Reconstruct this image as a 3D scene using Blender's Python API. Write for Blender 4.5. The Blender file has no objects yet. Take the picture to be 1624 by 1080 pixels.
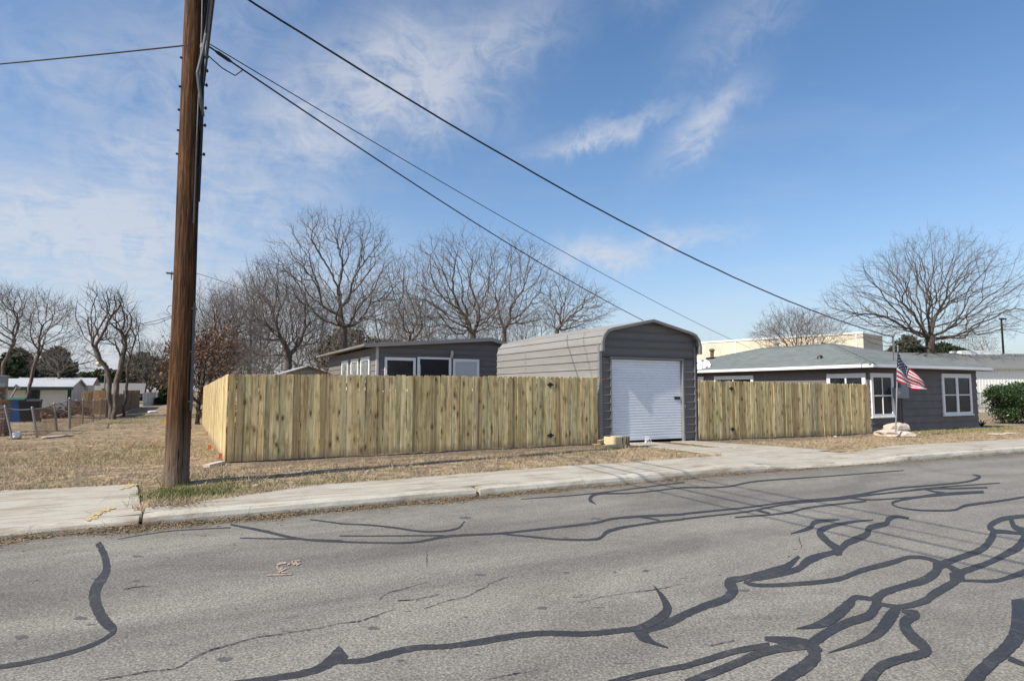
import bpy, bmesh, math, random
import numpy as np
from mathutils import Vector, Matrix, noise as mnoise

# ------------------------------------------------------------------ camera
SC = bpy.context.scene
F = 975.0; YAW = math.radians(28); PITCH = math.atan(78 / F); CZ = 1.487
cd = bpy.data.cameras.new('camera'); cam = bpy.data.objects.new('camera', cd)
SC.collection.objects.link(cam); SC.camera = cam
cd.sensor_width = 36; cd.lens = 36 * F / 1624; cd.clip_start = .05; cd.clip_end = 4000
cam.location = (0, 0, CZ); cam.rotation_euler = (math.pi / 2 + PITCH, 0, -YAW)

# ------------------------------------------------------------------ world and sun
SUN_EL = math.radians(43); SUN_DIR = math.radians(8)      # light travels towards +X, a little +Y
SC.view_settings.view_transform = 'Standard'; SC.view_settings.look = 'None'
SC.view_settings.exposure = 0.35; SC.view_settings.gamma = 1
SKY_STRENGTH = 0.115
w = bpy.data.worlds.new('World'); SC.world = w; w.use_nodes = True
def build_world():
    nt = w.node_tree; N = nt.nodes; L = nt.links; N.clear()
    out = N.new('ShaderNodeOutputWorld'); bg = N.new('ShaderNodeBackground')
    sky = N.new('ShaderNodeTexSky'); sky.sky_type = 'NISHITA'; sky.sun_disc = False
    sky.sun_elevation = SUN_EL; sky.sun_rotation = math.radians(90) - (SUN_DIR + math.pi)
    sky.air_density = 1.0; sky.dust_density = 0.6; sky.ozone_density = 2.0; sky.altitude = 200
    def M(op, a, b=None, c=None):
        n = N.new('ShaderNodeMath'); n.operation = op
        for i, v in enumerate((a, b, c)):
            if v is None: continue
            if isinstance(v, (int, float)): n.inputs[i].default_value = v
            else: L.new(v, n.inputs[i])
        return n.outputs[0]
    tc = N.new('ShaderNodeTexCoord'); sep = N.new('ShaderNodeSeparateXYZ'); L.new(tc.outputs['Generated'], sep.inputs[0])
    x, y, z = sep.outputs
    az = M('ARCTAN2', x, y)                       # 0 = +Y, positive to the right
    el = M('ARCSINE', M('MINIMUM', M('MAXIMUM', z, -1.0), 1.0))
    zz = M('MAXIMUM', z, 0.06)
    cmb = N.new('ShaderNodeCombineXYZ'); L.new(M('DIVIDE', x, zz), cmb.inputs[0]); L.new(M('DIVIDE', y, zz), cmb.inputs[1])
    def noise(scale, detail, rough, dist, vec=None):
        n = N.new('ShaderNodeTexNoise'); n.inputs['Scale'].default_value = scale; n.inputs['Detail'].default_value = detail
        n.inputs['Roughness'].default_value = rough; n.inputs['Distortion'].default_value = dist
        L.new(vec if vec is not None else cmb.outputs[0], n.inputs['Vector']); return n.outputs[0]
    n1 = noise(1.1, 12, .62, .6); n2 = noise(3.6, 10, .66, 1.1); n3 = noise(.45, 4, .5, .2)
    gen = noise(5.5, 9, .6, .7, tc.outputs['Generated'])
    gen2 = noise(19, 8, .66, 1.0, tc.outputs['Generated'])
    # cloud banks lying at fixed directions of the sky: (azimuth, elevation, half widths, tilt, amount) in degrees
    banks = [(17, 27.5, 9.5, 5.0, 14, 1.15), (9, 23, 8, 5.5, 30, .85), (25, 30.5, 8, 3.2, 20, .7), (-2, 18.5, 11, 4.5, 12, .72), (-8, 12.5, 13, 4.2, 0, 1.3), (-2, 8.5, 24, 4.0, 0, .95), (-4, 24, 12, 5, 10, .55), (4, 16, 10, 5, 20, .7), (5, 13, 12, 3.5, 0, .55),
             (37, 23.0, 6.5, .9, 14, .85), (46, 23.2, 4.6, 1.5, 36, .85), (36.5, 12.6, 5, 1.5, 3, 1.0), (42.5, 13.6, 6, 1.1, 2, .7),
             (-5, 4, 30, 4.0, 0, 1.1), (30, 5, 22, 3.0, 0, .45), (52, 6, 16, 3, 0, .35), (44, 36, 5, 3, 20, .4), (49, 30, 6, 2.2, 25, .35), (28, 31, 4, 3, 30, .4),
             (2, 31, 9, 5, 10, .35), (-60, 18, 30, 7, 5, .6), (110, 16, 30, 6, 5, .5), (180, 22, 40, 7, 0, .6), (-120, 25, 30, 7, 0, .5)]
    tot = None
    warp = M('MULTIPLY', M('SUBTRACT', gen, .5), .10)
    warp2 = M('MULTIPLY', M('SUBTRACT', gen2, .5), .08)
    wz = M('ADD', warp, warp2)
    for a, e, sa, se, t, amt in banks:
        da = M('SUBTRACT', az, math.radians(a)); de = M('ADD', M('SUBTRACT', el, math.radians(e)), wz)
        ct, st = math.cos(math.radians(t)), math.sin(math.radians(t))
        u = M('DIVIDE', M('ADD', M('MULTIPLY', da, ct), M('MULTIPLY', de, st)), math.radians(sa))
        v = M('DIVIDE', M('SUBTRACT', M('MULTIPLY', de, ct), M('MULTIPLY', da, st)), math.radians(se))
        g = M('MULTIPLY', M('POWER', math.e, M('MULTIPLY', M('ADD', M('MULTIPLY', u, u), M('MULTIPLY', v, v)), -1.0)), amt)
        tot = g if tot is None else M('MAXIMUM', tot, g)
    tex = M('ADD', M('MULTIPLY', gen2, .75), M('MULTIPLY', n2, .55))
    dens = M('MULTIPLY', tot, M('MINIMUM', M('MAXIMUM', M('MULTIPLY', M('SUBTRACT', tex, .36), 2.6), 0.0), 1.0))
    wisps = M('MULTIPLY', M('MAXIMUM', M('SUBTRACT', M('MULTIPLY', n1, n3), .26), 0.0), 1.0)
    dens = M('MINIMUM', M('ADD', dens, wisps), .9)
    dens = M('MULTIPLY', dens, .78)
    # thin pale haze low over the horizon all round
    hz = M('MULTIPLY', M('POWER', math.e, M('MULTIPLY', M('MAXIMUM', el, 0.0), -6.5)), .88)
    mix = N.new('ShaderNodeMix'); mix.data_type = 'RGBA'
    hsv = N.new('ShaderNodeHueSaturation'); hsv.inputs['Saturation'].default_value = 1.17; hsv.inputs['Value'].default_value = 1.12
    L.new(sky.outputs[0], hsv.inputs['Color'])
    hm = N.new('ShaderNodeMix'); hm.data_type = 'RGBA'; L.new(hz, hm.inputs[0]); L.new(hsv.outputs[0], hm.inputs[6]); hm.inputs[7].default_value = (3.0, 3.4, 4.1, 1)
    L.new(dens, mix.inputs[0]); L.new(hm.outputs[2], mix.inputs[6]); mix.inputs[7].default_value = (4.7, 4.85, 5.25, 1)
    L.new(mix.outputs[2], bg.inputs[0]); bg.inputs[1].default_value = SKY_STRENGTH
    L.new(bg.outputs[0], out.inputs[0])
build_world()
sl = bpy.data.lights.new('sun', 'SUN'); sun = bpy.data.objects.new('sun', sl); SC.collection.objects.link(sun)
sl.energy = 4.8; sl.angle = math.radians(.5); sl.color = (1, .93, .81)
ldir = Vector((math.cos(SUN_DIR) * math.cos(SUN_EL), math.sin(SUN_DIR) * math.cos(SUN_EL), -math.sin(SUN_EL)))
sun.rotation_euler = ldir.to_track_quat('-Z', 'Y').to_euler(); sun.location = (-30, -5, 30)

# ------------------------------------------------------------------ survey: camera rays to places
_s, _c = math.sin(YAW), math.cos(YAW); _sp, _cp = math.sin(PITCH), math.cos(PITCH)
FW = Vector((_s * _cp, _c * _cp, _sp)); RT = Vector((_c, -_s, 0)); UP = Vector((-_s * _sp, -_c * _sp, _cp))
def ray(x, y): return FW + RT * ((x - 812) / F) + UP * ((540 - y) / F)
def atY(x, y, Y):
    r = ray(x, y); t = Y / r.y; return Vector((r.x * t, Y, CZ + r.z * t))
def atX(x, y, X):
    r = ray(x, y); t = X / r.x; return Vector((X, r.y * t, CZ + r.z * t))
GXT = [(-400, 0), (0, 0), (10, 0), (14, -.055), (22, -.13), (31, -.185), (40, -.25), (60, -.35), (400, -.35)]
def _gx0(X):
    for (a, za), (b, zb) in zip(GXT, GXT[1:]):
        if X <= b: return za + (zb - za) * (X - a) / (b - a)
    return GXT[-1][1]
def gx(X):
    f = math.floor(X); t = X - f
    return _gx0(f) * (1 - t) + _gx0(f + 1) * t
def roadz(X): return gx(X) - .17
def onroad(x, y):
    r = ray(x, y); z = -.17
    for _ in range(6):
        t = (z - CZ) / r.z; z = roadz(r.x * t)
    return Vector((r.x * t, r.y * t, z))
def sm(a, b, t):
    t = max(0, min(1, (t - a) / (b - a))); return t * t * (3 - 2 * t)
def walk_back(x):
    if x < 2.06: return 9.38 + (10.28 - 9.38) * sm(-.5, 2.3, x)
    if x < 7: return 10.28 + .2 * sm(2, 7, x)
    if x < 14.6: return 10.44
    if x < 18.4: return 9.95 + .75 * sm(14.5, 18.4, x)
    return 10.7 - .2 * sm(18.4, 25, x)
def lawn(X, Y):
    z = gx(X)
    if Y < 8.9: return z - .26
    if X < -.75 and Y < 11.5: return z - .16
    if X > -.75 and Y < walk_back(X) - .14: return z - .17
    if Y < 10.2: z += -.045
    elif Y < 13.8: z += -.052 + .052 * (sm(10.3, 12.2, Y) if X > -.3 else sm(11.75, 12.6, Y))
    else: z -= .0105 * min(Y - 13.8, 32) * (1 - sm(4, 12, X))
    if Y > 10.2:
        k = sm(10.2, 10.8, Y) * (1 - sm(10.4, 11, X) * sm(14.8, 14.2, X)) * (1 if X > -.3 else sm(11.7, 12.3, Y))
        z += k * .028 * mnoise.noise((X * .9, Y * .9, 3.1)) + k * .012 * mnoise.noise((X * 3.1, Y * 3.1, 7.7))
        if X < 1: z += k * .07 * mnoise.noise((X * .35, Y * .30, 1.7)) * sm(1, -1.5, X) * sm(11.5, 14, Y)
    return z
def onlawn(x, y):
    r = ray(x, y); z = 0
    for _ in range(8):
        t = (z - CZ) / r.z; z = lawn(r.x * t, r.y * t)
    return Vector((r.x * t, r.y * t, z))

# ------------------------------------------------------------------ node material helpers
MATS = {}
class NB:
    def __init__(s, name):
        s.m = bpy.data.materials.new(name); s.m.use_nodes = True; s.nt = s.m.node_tree; s.N = s.nt.nodes; s.L = s.nt.links
        s.b = s.N['Principled BSDF']; MATS[name] = s.m; s._tc = None
    def put(s, v, sock):
        if v is None: return
        if isinstance(v, (int, float)): sock.default_value = v
        elif isinstance(v, (tuple, list)):
            sock.default_value = tuple(v) + (1,) if len(v) == 3 and len(sock.default_value) == 4 else tuple(v)
        else: s.L.new(v, sock)
    def coord(s, scale=(1, 1, 1), rnd=False, kind='Object'):
        tc = s.N.new('ShaderNodeTexCoord'); v = tc.outputs[kind]
        if rnd:
            oi = s.N.new('ShaderNodeObjectInfo'); ad = s.N.new('ShaderNodeVectorMath'); ad.operation = 'MULTIPLY_ADD'
            cb = s.N.new('ShaderNodeCombineXYZ'); s.L.new(oi.outputs['Random'], cb.inputs[0]); s.L.new(oi.outputs['Random'], cb.inputs[1]); s.L.new(oi.outputs['Random'], cb.inputs[2])
            s.L.new(cb.outputs[0], ad.inputs[0]); ad.inputs[1].default_value = (37, 61, 53); s.L.new(v, ad.inputs[2]); v = ad.outputs[0]
        mp = s.N.new('ShaderNodeMapping'); s.L.new(v, mp.inputs[0]); mp.inputs['Scale'].default_value = scale
        return mp.outputs[0]
    def rand(s): return s.N.new('ShaderNodeObjectInfo').outputs['Random']
    def noise(s, vec, scale, detail=5, rough=.55, dist=0):
        n = s.N.new('ShaderNodeTexNoise'); s.L.new(vec, n.inputs['Vector']); n.inputs['Scale'].default_value = scale
        n.inputs['Detail'].default_value = detail; n.inputs['Roughness'].default_value = rough; n.inputs['Distortion'].default_value = dist
        return n.outputs[0]
    def voro(s, vec, scale, feature='F1', out=0, rnd=1):
        n = s.N.new('ShaderNodeTexVoronoi'); n.feature = feature; s.L.new(vec, n.inputs['Vector']); n.inputs['Scale'].default_value = scale
        n.inputs['Randomness'].default_value = rnd
        return n.outputs[out]
    def math(s, op, a, b=None):
        n = s.N.new('ShaderNodeMath'); n.operation = op; s.put(a, n.inputs[0]); s.put(b, n.inputs[1]); return n.outputs[0]
    def ramp(s, f, *stops):
        n = s.N.new('ShaderNodeValToRGB'); e = n.color_ramp.elements
        while len(e) < len(stops): e.new(.5)
        for el, (p, c) in zip(e, stops):
            el.position = p; el.color = (c, c, c, 1) if isinstance(c, (int, float)) else tuple(c) + (1,)
        s.put(f, n.inputs[0]); return n.outputs[0]
    def mix(s, f, a, b, mode='MIX'):
        n = s.N.new('ShaderNodeMix'); n.data_type = 'RGBA'; n.blend_type = mode; s.put(f, n.inputs[0]); s.put(a, n.inputs[6]); s.put(b, n.inputs[7]); return n.outputs[2]
    def sep(s, v):
        n = s.N.new('ShaderNodeSeparateXYZ'); s.L.new(v, n.inputs[0]); return n.outputs
    def bump(s, h, strength=.4, dist=.02):
        n = s.N.new('ShaderNodeBump'); s.put(h, n.inputs['Height']); n.inputs['Strength'].default_value = strength; n.inputs['Distance'].default_value = dist
        s.L.new(n.outputs[0], s.b.inputs['Normal'])
    def end(s, col, rough=.8, metal=0, spec=.4):
        s.put(col, s.b.inputs['Base Color']); s.put(rough, s.b.inputs['Roughness']); s.put(metal, s.b.inputs['Metallic']); s.b.inputs['Specular IOR Level'].default_value = spec
        return s.m
def plain(name, col, rough=.7, metal=0, spec=.4, var=.25, scale=6, rnd=False, bump=0, stretch=(1, 1, 1)):
    b = NB(name); v = b.coord(stretch, rnd); n = b.noise(v, scale, 6, .6)
    lo = tuple(c * (1 - var) for c in col); hi = tuple(min(1, c * (1 + var)) for c in col)
    if bump: b.bump(b.noise(v, scale * 3, 5), bump, .01)
    return b.end(b.ramp(n, (.28, lo), (.72, hi)), rough, metal, spec)

def m_asphalt():
    b = NB('asphalt'); v = b.coord()
    fine = b.noise(v, 52, 5, .8); mid = b.noise(v, 9, 6, .65); big = b.noise(b.coord((.35, 1.1, 1)), 1.1, 6, .6, .4)
    peb = b.voro(v, 62, 'F1', 0)
    c = b.ramp(fine, (.33, (.092, .085, .073)), (.5, (.238, .222, .192)), (.68, (.45, .42, .365)))
    c = b.mix(.75, c, b.ramp(big, (.25, (.72, .72, .73)), (.5, (.95, .95, .95)), (.75, (1.12, 1.11, 1.09))), 'MULTIPLY')
    c = b.mix(.6, c, b.ramp(mid, (.3, (.84, .84, .85)), (.7, (1.12, 1.12, 1.11))), 'MULTIPLY')
    sp = b.ramp(peb, (.0, 1.0), (.24, 0.0)); sel = b.ramp(b.voro(v, 62, 'F1', 1), (.78, 0.0), (.81, 1.0))
    c = b.mix(b.math('MULTIPLY', sp, b.math('MULTIPLY', sel, .8)), c, (.60, .56, .50))
    trk = b.noise(b.coord((.035, .85, 1)), 1.0, 3, .5); c = b.mix(.9, c, b.ramp(trk, (.36, (.76, .76, .77)), (.5, (1.0, 1.0, 1.0)), (.66, (1.12, 1.11, 1.09))), 'MULTIPLY')
    pat = b.noise(b.coord((.5, .9, 1)), .55, 8, .7, 1.2); c = b.mix(.8, c, b.ramp(pat, (.36, (.70, .69, .68)), (.54, (1.0, 1.0, 1.0))), 'MULTIPLY')
    spots = b.ramp(b.noise(b.coord((1.2, 3.4, 1)), 1.7, 7, .68, .5), (.665, 0.0), (.72, 1.0))
    c = b.mix(b.math('MULTIPLY', spots, .55), c, (.055, .052, .05))
    gy_ = b.math('ADD', b.sep(v)[1], b.math('MULTIPLY', b.noise(b.coord((.6, 2, 1)), 2.0, 7, .7), 1.1))
    c = b.mix(b.ramp(b.math('SUBTRACT', gy_, 8.3), (.30, 0.0), (.85, .6)), c, b.ramp(mid, (.35, (.075, .06, .042)), (.65, (.20, .165, .12))))   # grit and silt swept into the gutter
    b.bump(b.math('ADD', fine, b.math('MULTIPLY', peb, -.6)), .55, .006)
    return b.end(c, .86, 0, .3)
def m_tar():
    b = NB('crack_sealant'); v = b.coord(); n = b.noise(v, 30, 6, .7); g = b.noise(v, 2.2, 5, .6)
    c = b.mix(.6, b.ramp(n, (.3, (.026, .026, .029)), (.75, (.060, .060, .064))), b.ramp(g, (.3, (.7, .7, .7)), (.72, (1.5, 1.5, 1.48))), 'MULTIPLY')
    worn = b.ramp(b.noise(v, 7, 9, .75, .5), (.55, 0.0), (.70, .6)); c = b.mix(worn, c, (.13, .125, .118))
    grit = b.ramp(b.noise(v, 60, 3, .7), (.66, 0.0), (.72, .5)); c = b.mix(grit, c, (.26, .25, .23))
    b.bump(n, .35, .004); return b.end(c, b.ramp(g, (.35, .5), (.65, .85)), 0, .3)
def m_concrete(name='concrete', tint=(1, 1, 1)):
    b = NB(name); v = b.coord(); f = b.noise(v, 60, 5, .7); g = b.noise(v, 1.3, 8, .68, .6); st = b.noise(b.coord((.5, 3.5, 1)), 1.5, 8, .7, .8)
    c = b.ramp(f, (.3, (.36 * tint[0], .33 * tint[1], .275 * tint[2])), (.7, (.53 * tint[0], .495 * tint[1], .425 * tint[2])))
    c = b.mix(.8, c, b.ramp(g, (.28, (.66, .64, .60)), (.5, (.98, .97, .95)), (.75, (1.08, 1.08, 1.08))), 'MULTIPLY')
    c = b.mix(b.ramp(st, (.49, 0.0), (.64, .75)), c, (.25, .19, .13))
    cr = b.voro(v, 1.1, 'DISTANCE_TO_EDGE'); c = b.mix(b.math('MULTIPLY', b.ramp(cr, (.0, 1.0), (.006, 0.0)), b.ramp(g, (.45, 0.0), (.55, .7))), c, (.12, .10, .08))
    b.bump(f, .4, .006); return b.end(c, .9, 0, .25)
def m_lawn():
    b = NB('dry_lawn_soil'); v = b.coord(); f = b.noise(v, 38, 6, .72); g = b.noise(v, .8, 7, .62, .4); p = b.noise(v, 3.2, 8, .68, .5)
    x, y, z = b.sep(v)
    f = b.math('ADD', b.math('MULTIPLY', f, .5), b.math('MULTIPLY', b.noise(v, 11, 7, .75, .3), .5))
    straw = b.ramp(f, (.37, (.09, .060, .036)), (.5, (.40, .29, .175)), (.62, (.74, .58, .385)))
    soil = b.ramp(f, (.36, (.05, .039, .030)), (.62, (.27, .21, .155)))
    grn = b.ramp(f, (.3, (.06, .075, .022)), (.7, (.20, .20, .075)))
    c = b.mix(b.ramp(p, (.44, 0.0), (.56, .92)), straw, soil)
    c = b.mix(b.ramp(g, (.52, 0.0), (.66, .6)), c, grn)
    # freshly turned bare soil along the foot of the new fence
    yy = b.math('ADD', y, b.math('MULTIPLY', b.math('SUBTRACT', p, .5), 1.6))
    strip = b.math('MULTIPLY', b.ramp(b.math('DIVIDE', b.math('SUBTRACT', yy, 11.6), 4.4), (.20, 0.0), (.36, 1.0), (.52, 1.0), (.56, 0.0)), b.ramp(b.math('DIVIDE', x, 30), (.03, 0.0), (.05, 1.0), (.75, 1.0), (.8, 0.0)))
    c = b.mix(b.math('MULTIPLY', strip, .85), c, soil)
    c = b.mix(b.ramp(b.noise(v, 120, 2, .5), (.68, 0.0), (.74, .7)), c, (.62, .54, .42))
    b.bump(b.math('ADD', f, p), .9, .04); return b.end(c, .95, 0, .15)
def m_picket(name, bright=1.0):
    b = NB(name); r = b.rand(); o = b.coord((1, 1, 1), True); x, y, z = b.sep(o)
    grain = b.noise(b.coord((26, 26, 1.1), True), 1.0, 6, .62, .35); fine = b.noise(b.coord((120, 120, 3), True), 1.0, 4, .6)
    big = b.noise(b.coord((4, 4, .9), True), 1.0, 4, .6, .3)
    k = bright
    base = b.ramp(grain, (.26, (.30 * k, .205 * k, .095 * k)), (.47, (.60 * k, .475 * k, .25 * k)), (.72, (.82 * k, .715 * k, .48 * k)))
    tone = b.ramp(r, (0, (.56, .50, .43)), (.15, (1.16, 1.13, 1.08)), (.3, (.84, .89, .80)), (.45, (1.27, 1.24, 1.18)), (.6, (.64, .57, .48)), (.75, (1.06, 1.08, .97)), (.88, (1.24, 1.14, 1.0)), (1, (.72, .66, .58)))
    c = b.mix(1.0, base, tone, 'MULTIPLY')
    grn = b.ramp(big, (.56, 0.0), (.70, .45)); c = b.mix(grn, c, (.43 * k, .42 * k, .23 * k))
    dirt = b.ramp(b.noise(b.coord((9, 9, 1.6), True), 1.0, 7, .7, .6), (.50, 0.0), (.66, .78)); c = b.mix(dirt, c, (.21 * k, .155 * k, .095 * k))
    # long brown heartwood streaks
    s1 = b.ramp(b.noise(b.coord((20, 20, .35), True), 1.0, 3, .5), (.62, 0.0), (.68, .8)); c = b.mix(s1, c, (.24 * k, .12 * k, .045 * k))
    # knots: rare cells, dark core with a bent tail
    kv = b.coord((8, 8, 3.4), True); wob = b.N.new('ShaderNodeVectorMath'); wob.operation = 'ADD'
    nz = b.N.new('ShaderNodeTexNoise'); b.L.new(kv, nz.inputs['Vector']); nz.inputs['Scale'].default_value = 2.2; nz.inputs['Detail'].default_value = 2
    sc = b.N.new('ShaderNodeVectorMath'); sc.operation = 'SCALE'; b.L.new(nz.outputs[1], sc.inputs[0]); sc.inputs['Scale'].default_value = .35
    b.L.new(kv, wob.inputs[0]); b.L.new(sc.outputs[0], wob.inputs[1])
    d = b.voro(wob.outputs[0], 1.0, 'F1', 0); cs = b.sep(b.voro(wob.outputs[0], 1.0, 'F1', 1))[0]
    sel = b.ramp(cs, (.42, 0.0), (.46, 1.0))
    knot = b.math('MULTIPLY', b.ramp(d, (.13, 1.0), (.24, 0.0)), sel)
    c = b.mix(b.math('MULTIPLY', knot, .93), c, (.052, .026, .012))
    halo = b.math('MULTIPLY', b.ramp(d, (.25, .45), (.5, 0.0)), sel); c = b.mix(halo, c, (.24 * k, .15 * k, .06 * k))
    zl = b.sep(b.coord())[2]; spl = b.ramp(b.math('ADD', zl, b.math('MULTIPLY', b.noise(b.coord((9, 9, 5), True), 1.0, 6, .7), .35)), (.14, .8), (.36, 0.0)); c = b.mix(spl, c, (.20, .15, .10))   # soil splashed on the feet
    b.bump(b.math('ADD', b.math('MULTIPLY', grain, .6), b.math('MULTIPLY', fine, .5)), .35, .006)
    return b.end(c, .82, 0, .25)
def m_pole():
    b = NB('weathered_pole'); v = b.coord((1, 1, .055)); g = b.noise(v, 26, 8, .7, .3); g2 = b.noise(v, 70, 5, .7); lng = b.noise(b.coord((1, 1, .3)), 2.2, 5, .6)
    z = b.sep(b.coord())[2]
    c = b.ramp(g, (.32, (.016, .008, .004)), (.5, (.080, .036, .014)), (.7, (.235, .112, .045)))
    c = b.mix(b.ramp(lng, (.45, 0.0), (.7, .55)), c, (.075, .038, .017))
    low = b.ramp(b.math('DIVIDE', b.math('ADD', z, b.math('MULTIPLY', g, .8)), 2.0), (.25, .6), (.75, 0.0)); c = b.mix(low, c, b.ramp(g2, (.3, (.10, .075, .055)), (.7, (.34, .28, .22))))
    crk = b.ramp(b.noise(b.coord((1, 1, .03)), 48, 3, .5), (.60, 0.0), (.66, .9)); c = b.mix(crk, c, (.012, .008, .005))
    b.bump(b.math('ADD', g, b.math('MULTIPLY', crk, -.8)), .9, .02); return b.end(c, .85, 0, .2)
def m_metal(name, col, rough=.5, streak=.12):
    b = NB(name); n = b.noise(b.coord((.6, .6, 5)), 1.6, 7, .65, .3); n2 = b.noise(b.coord(), 9, 5, .6); r = b.rand()
    c = b.ramp(n, (.25, tuple(k * (1 - streak) for k in col)), (.75, tuple(k * (1 + streak) for k in col)))
    c = b.mix(.25, c, b.ramp(n2, (.3, (.75, .75, .75)), (.7, (1.15, 1.15, 1.15))), 'MULTIPLY')
    c = b.mix(1.0, c, b.ramp(r, (0, (.95, .95, .95)), (1, (1.05, 1.05, 1.05))), 'MULTIPLY')
    b.bump(b.noise(b.coord((1, 1, 1)), 2.5, 3), .12, .02); return b.end(c, rough, 0, .5)
def m_shingle():
    b = NB('grey_green_shingles'); v = b.coord(); x, y, z = b.sep(v)
    cb = b.N.new('ShaderNodeCombineXYZ'); b.L.new(b.math('ADD', x, y), cb.inputs[0]); b.L.new(b.math('MULTIPLY', z, 3.7), cb.inputs[1])
    br = b.N.new('ShaderNodeTexBrick'); b.L.new(cb.outputs[0], br.inputs['Vector']); br.inputs['Scale'].default_value = 1
    br.inputs['Brick Width'].default_value = .33; br.inputs['Row Height'].default_value = .14; br.inputs['Mortar Size'].default_value = .012; br.inputs['Mortar Smooth'].default_value = .3; br.inputs['Bias'].default_value = 0
    br.inputs['Color1'].default_value = (.165, .185, .178, 1); br.inputs['Color2'].default_value = (.225, .245, .235, 1); br.inputs['Mortar'].default_value = (.105, .115, .11, 1)
    c = b.mix(.6, br.outputs[0], b.ramp(b.noise(v, 1.2, 8, .65, .4), (.28, (.74, .75, .75)), (.72, (1.14, 1.13, 1.1))), 'MULTIPLY')
    c = b.mix(.5, c, b.ramp(b.noise(v, 60, 3, .7), (.3, (.75, .75, .75)), (.7, (1.2, 1.2, 1.2))), 'MULTIPLY')
    b.bump(br.outputs[1], -.5, .02); return b.end(c, .9, 0, .25)
def m_brick():
    b = NB('old_brick'); v = b.coord(); x, y, z = b.sep(v); cb = b.N.new('ShaderNodeCombineXYZ'); b.L.new(b.math('ADD', x, y), cb.inputs[0]); b.L.new(z, cb.inputs[1])
    br = b.N.new('ShaderNodeTexBrick'); b.L.new(cb.outputs[0], br.inputs['Vector']); br.inputs['Scale'].default_value = 1
    br.inputs['Brick Width'].default_value = .3; br.inputs['Row Height'].default_value = .11; br.inputs['Mortar Size'].default_value = .012
    br.inputs['Color1'].default_value = (.15, .10, .075, 1); br.inputs['Color2'].default_value = (.30, .23, .18, 1); br.inputs['Mortar'].default_value = (.06, .05, .045, 1)
    b.bump(br.outputs[1], -.8, .02); return b.end(br.outputs[0], .9)
def m_bark(name, a, c2):
    b = NB(name); n = b.noise(b.coord((1, 1, .35)), 7, 6, .65); b.bump(n, .5, .03)
    return b.end(b.ramp(n, (.3, a), (.7, c2)), .92, 0, .15)
def m_leaf(name, a, c2, trans=.0, rough=.6):
    b = NB(name); n = b.noise(b.coord(), 3.5, 4, .7); n2 = b.noise(b.coord(), 23, 2, .6)
    c = b.ramp(b.math('ADD', b.math('MULTIPLY', n, .5), b.math('MULTIPLY', n2, .5)), (.32, a), (.66, c2)); return b.end(c, rough, 0, .35)
def m_blade(name, a, mid, c2):
    b = NB(name); n = b.noise(b.coord(), 1.6, 5, .7); n2 = b.noise(b.coord(), 45, 2, .6)
    return b.end(b.ramp(b.math('ADD', b.math('MULTIPLY', n, .4), b.math('MULTIPLY', n2, .6)), (.3, a), (.5, mid), (.68, c2)), .9, 0, .15)
m_asphalt(); m_tar(); m_concrete(); m_concrete('pale_curb', (1.14, 1.15, 1.17)); m_lawn(); m_picket('new_pine_picket', 1.0); m_pole()
m_metal('grey_siding', (.142, .130, .124), .55); m_metal('warm_grey_siding', (.255, .244, .228), .55); m_metal('mid_grey_siding', (.20, .185, .17), .55); m_metal('trim_grey', (.20, .195, .20), .5)
m_metal('roll_door_white', (.78, .81, .86), .42, .05); m_metal('galvanised', (.22, .22, .215), .45); m_metal('white_metal_wall', (.78, .77, .74), .5, .05); m_metal('pale_roof', (.48, .48, .49), .5)
m_shingle(); m_brick()
m_bark('bark_grey', (.065, .052, .043), (.20, .165, .135)); m_bark('bark_dark', (.04, .031, .026), (.13, .105, .085)); m_bark('twig_grey', (.10, .086, .078), (.24, .21, .19)); m_bark('twig_brown', (.12, .10, .088), (.26, .225, .20))
m_leaf('evergreen_dark', (.012, .022, .008), (.055, .075, .028)); m_leaf('holly_leaf', (.010, .024, .008), (.05, .092, .024), rough=.35); m_leaf('olive_leaf', (.05, .046, .028), (.13, .115, .07)); m_leaf('live_oak_leaf', (.028, .036, .014), (.085, .092, .04)); m_leaf('dead_leaf', (.085, .036, .018), (.25, .12, .06)); m_leaf('litter_leaf', (.09, .06, .035), (.33, .24, .13))
m_blade('straw_blade', (.15, .108, .068), (.40, .31, .20), (.70, .58, .40)); m_blade('green_blade', (.045, .07, .018), (.12, .16, .04), (.30, .28, .10))
plain('white_paint', (.80, .80, .79), .55, var=.07, scale=3); plain('house_grey', (.145, .131, .127), .7, var=.12, scale=2.5, bump=.15); plain('dark_void', (.012, .012, .014), .5)
plain('black_iron', (.018, .018, .019), .45, .2); plain('cable_black', (.016, .016, .017), .6); plain('cream_stucco', (.64, .57, .44), .9, var=.06, scale=.5); plain('stone_pale', (.56, .47, .39), .9, var=.28, scale=7, bump=.7); plain('cut_lumber', (.60, .48, .28), .8, var=.3, scale=10, stretch=(1, 6, 6), bump=.2)
plain('sawn_end', (.17, .10, .045), .9, var=.5, scale=26); plain('cream_house', (.72, .69, .61), .8, var=.08, scale=1.5); plain('green_trim', (.02, .05, .045), .6); plain('bin_blue', (.02, .09, .24), .5, var=.15); plain('bin_black', (.02, .021, .023), .5); plain('bin_green', (.02, .10, .07), .5)
plain('old_board', (.17, .12, .08), .9, var=.45, scale=5, stretch=(3, 3, .5)); plain('tan_board', (.36, .24, .12), .9, var=.3, scale=5, stretch=(3, 3, .5)); plain('flag_red', (.50, .025, .05), .75, var=.08); plain('flag_white', (.80, .78, .77), .75, var=.04); plain('flag_blue', (.02, .024, .075), .75, var=.1)
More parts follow.
